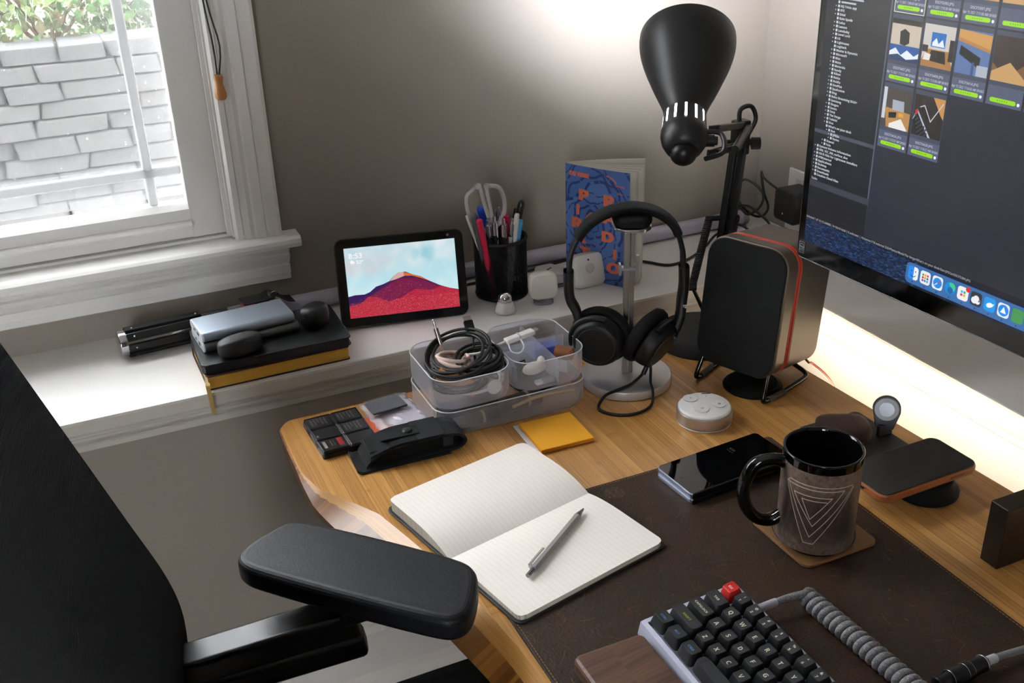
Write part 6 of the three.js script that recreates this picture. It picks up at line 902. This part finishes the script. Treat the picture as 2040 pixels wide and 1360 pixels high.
  const bm = mat('#e6e3e4', 0.6, { map: rep(braid, 200, 2), bumpMap: rep(braid, 200, 2), bumpScale: 0.0006 }), a0 = V(0.603, 0.0112, -0.655), a1 = V(0.617, 0.0112, -0.36), turns = 36, pts = [];
  const q0 = atY(1510, 1213, PAD + 0.014), q1 = atY(1546, 1199, PAD + 0.0145), q2 = atY(1582, 1187, PAD + 0.017), q3 = atY(1603, 1182, PAD + 0.0195), loc = (p) => p.clone().sub(V(0, PAD, 0));
  const lead = [loc(q1), loc(q2), loc(q3)];
  for (let i = 0; i <= turns * 14; i++) { const q = i / (turns * 14), a = -i / 14 * Math.PI * 2 + 1.57, c = a0.clone().lerp(a1, q); pts.push(c.add(V(Math.cos(a) * 0.0078, Math.sin(a) * 0.0078, 0))); }
  add('coil', new THREE.TubeGeometry(new THREE.CatmullRomCurve3([...lead, ...pts]), turns * 30, 0.0038, 8), bm, cc);
  add('cable_boot', rod(loc(q0), loc(q1), 0.0044, 16), mat('#a9a8b0', 0.5), cc);
  const co = thing('cable_connector', 'black knurled metal cable connector on the leather pad', 'connector', [0.632, PAD, -0.507], 0.03);
  add('plug', place(lathe([[0, 0], [0.006, 0], [0.0066, 0.002], [0.0066, 0.016], [0.0082, 0.017], [0.0082, 0.034], [0.0090, 0.035], [0.0090, 0.041], [0.0078, 0.042], [0.0078, 0.058], [0.0070, 0.060], [0.0045, 0.064], [0, 0.064]], 32), [0, 0.0092, 0], [0, 0, -Math.PI / 2]), mat('#28282a', 0.3, { metalness: 0.6 }), co);
  add('ring', [0.0165, 0.0345, 0.0415, 0.0585].map((x) => new THREE.TorusGeometry(0.0082, 0.0004, 6, 32).rotateY(Math.PI / 2).translate(x, 0.0092, 0)), M.steel, co);
  add('cable', tube([[0.064, 0.0092, 0], [0.09, 0.009, 0.002], [0.16, 0.004, 0.012], [0.24, 0.0038, 0.05]], 0.0034, 40, 8), bm, co);
  add('boot', rod([0.062, 0.0092, 0], [0.075, 0.0091, 0.0005], 0.0044, 14), mat('#a9a8b0', 0.5), co);
}
// ---------------------------------------------------------------- office chair
{
  const t = thing('office_chair', 'black office chair with mesh back and padded armrest over the desk edge', 'chair', [0.05, 0, -0.72]), O = t.position, Lc = (v) => v.clone().sub(O);
  const knit = canvasTex(64, 64, (c) => { c.fillStyle = '#888'; c.fillRect(0, 0, 64, 64); for (let y = 0; y < 64; y += 8) { c.fillStyle = '#fff'; c.fillRect(0, y, 64, 3); c.fillStyle = '#222'; c.fillRect(0, y + 5, 64, 2); } }, false);
  const fabric = mat('#0f0f10', 0.95, { specularIntensity: 0.3, bumpMap: rep(knit, 60, 75), bumpScale: 0.0010 }), plastic = mat('#0b0b0d', 0.36, { specularIntensity: 0.9 }), pad = mat('#0e0f14', 0.5, { specularIntensity: 0.55, bumpMap: rep(speck, 6), bumpScale: 0.0001 });
  // backrest: side edge curve swept towards the camera
  const edge = [[368, 1420], [374, 1345], [375, 1290], [362, 1215], [332, 1150], [250, 1033], [130, 864], [0, 682], [-120, 520], [-230, 380]].map(([x, y]) => atZ(x, y, -0.95));
  const ec = new THREE.CatmullRomCurve3(edge, false, 'centripetal'), W = 0.5, T = 0.035;
  const surf = (off) => (u, v) => { const p = ec.getPoint(v), tn = ec.getTangent(v), k = Math.sin(Math.PI * clamp(u)) * 0.035, nx = tn.y, ny = -tn.x, q = Math.pow(Math.abs(2 * u - 1), 8) * 0.5; const x = p.x + nx * (off * (1 - q) - q * T / 2 * 0.0) - k * 0.8, y = p.y + ny * off * (1 - q); return Lc(V(x, y, -0.95 + u * W)).toArray(); };
  const f = grid(30, 60, surf(0)), bck = grid(30, 60, surf(-T)); { const ix = f.index.array; for (let i = 0; i < ix.length; i += 3) [ix[i], ix[i + 1]] = [ix[i + 1], ix[i]]; f.computeVertexNormals(); }
  const cap = (u) => grid(1, 60, (s, v) => { const a = surf(0)(u, v), b = surf(-T)(u, v); return a.map((q, i) => lerp(q, b[i], s)); });
  const capv = (v) => grid(30, 1, (u, s) => { const a = surf(0)(u, v), b = surf(-T)(u, v); return a.map((q, i) => lerp(q, b[i], s)); });
  fabric.side = THREE.DoubleSide; add('backrest', [f, bck, cap(0), cap(1), capv(0), capv(1)], fabric, t);
  // armrest pads and supports
  const arm = (dz, mirror) => {
    const top = 0.755, q = (px, py, y = top) => Lc(atY(px, py, y));
    const outline = [[484, 1098], [500, 1082], [572, 1041], [592, 1037], [616, 1040], [915, 1116], [934, 1128], [941, 1142], [934, 1196], [920, 1218], [897, 1226], [872, 1224], [530, 1135], [494, 1122], [482, 1110]].map(([x, y]) => q(x, y));
    const s = new THREE.Shape(); new THREE.CatmullRomCurve3(outline.map((p) => V(p.x, -p.z, 0)), true, 'centripetal').getPoints(120).forEach((p, i) => (i ? s.lineTo(p.x, p.y) : s.moveTo(p.x, p.y)));
    const g = new THREE.ExtrudeGeometry(s, { depth: 0.012, bevelEnabled: true, bevelThickness: 0.009, bevelSize: 0.009, bevelOffset: -0.004, bevelSegments: 5, curveSegments: 4 }); g.rotateX(-Math.PI / 2); g.translate(0, top - 0.0215, 0);
    const a = add('armrest_pad', g, pad, t); a.position.z = dz;
    const e0 = q(375, 1300, 0.655), e1 = q(705, 1205, 0.70); 
    const b = add('armrest_support', [bar(Lc(V(-0.02, 0.652, -0.905)), Lc(V(0.186, 0.690, -0.862)), 0.040, 0.040, 0.006), rb(0.05, 0.03, 0.05, Lc(V(0.19, 0, 0)).x, 0.712, Lc(V(0, 0, -0.862)).z, 0.006), bar(Lc(V(-0.02, 0.632, -0.895)), Lc(V(0.19, 0.666, -0.852)), 0.030, 0.028, 0.006)], plastic, t); b.position.z = dz;
  };
  arm(0); arm(0.62);
  // seat, column and base below the frame
  add('seat', slab(0.50, 0.50, 0.07, 0.1, 0.025).translate(0.20, 0.44, 0.02), fabric, t);
  add('back_support', bar([-0.03, 0.46, 0.02], [0.02 - 0.05, 0.66, 0.02], 0.09, 0.03, 0.008), plastic, t);
  add('gas_column', cy(0.028, 0.032, 0.34, 0.2, 0.27, 0.02, 24), plastic, t);
  for (let i = 0; i < 5; i++) { const a = i / 5 * Math.PI * 2 + 0.3, x = 0.2 + Math.cos(a) * 0.30, z = 0.02 + Math.sin(a) * 0.30; add('base_leg', bar([0.2, 0.115, 0.02], [x, 0.075, z], 0.045, 0.03, 0.008), plastic, t); add('caster', cy(0.028, 0.028, 0.045, 0, 0, 0, 20).rotateZ(Math.PI / 2).rotateY(-a).translate(x, 0.0285, z), M.rubber, t); }
}
renderer.render(scene, camera);
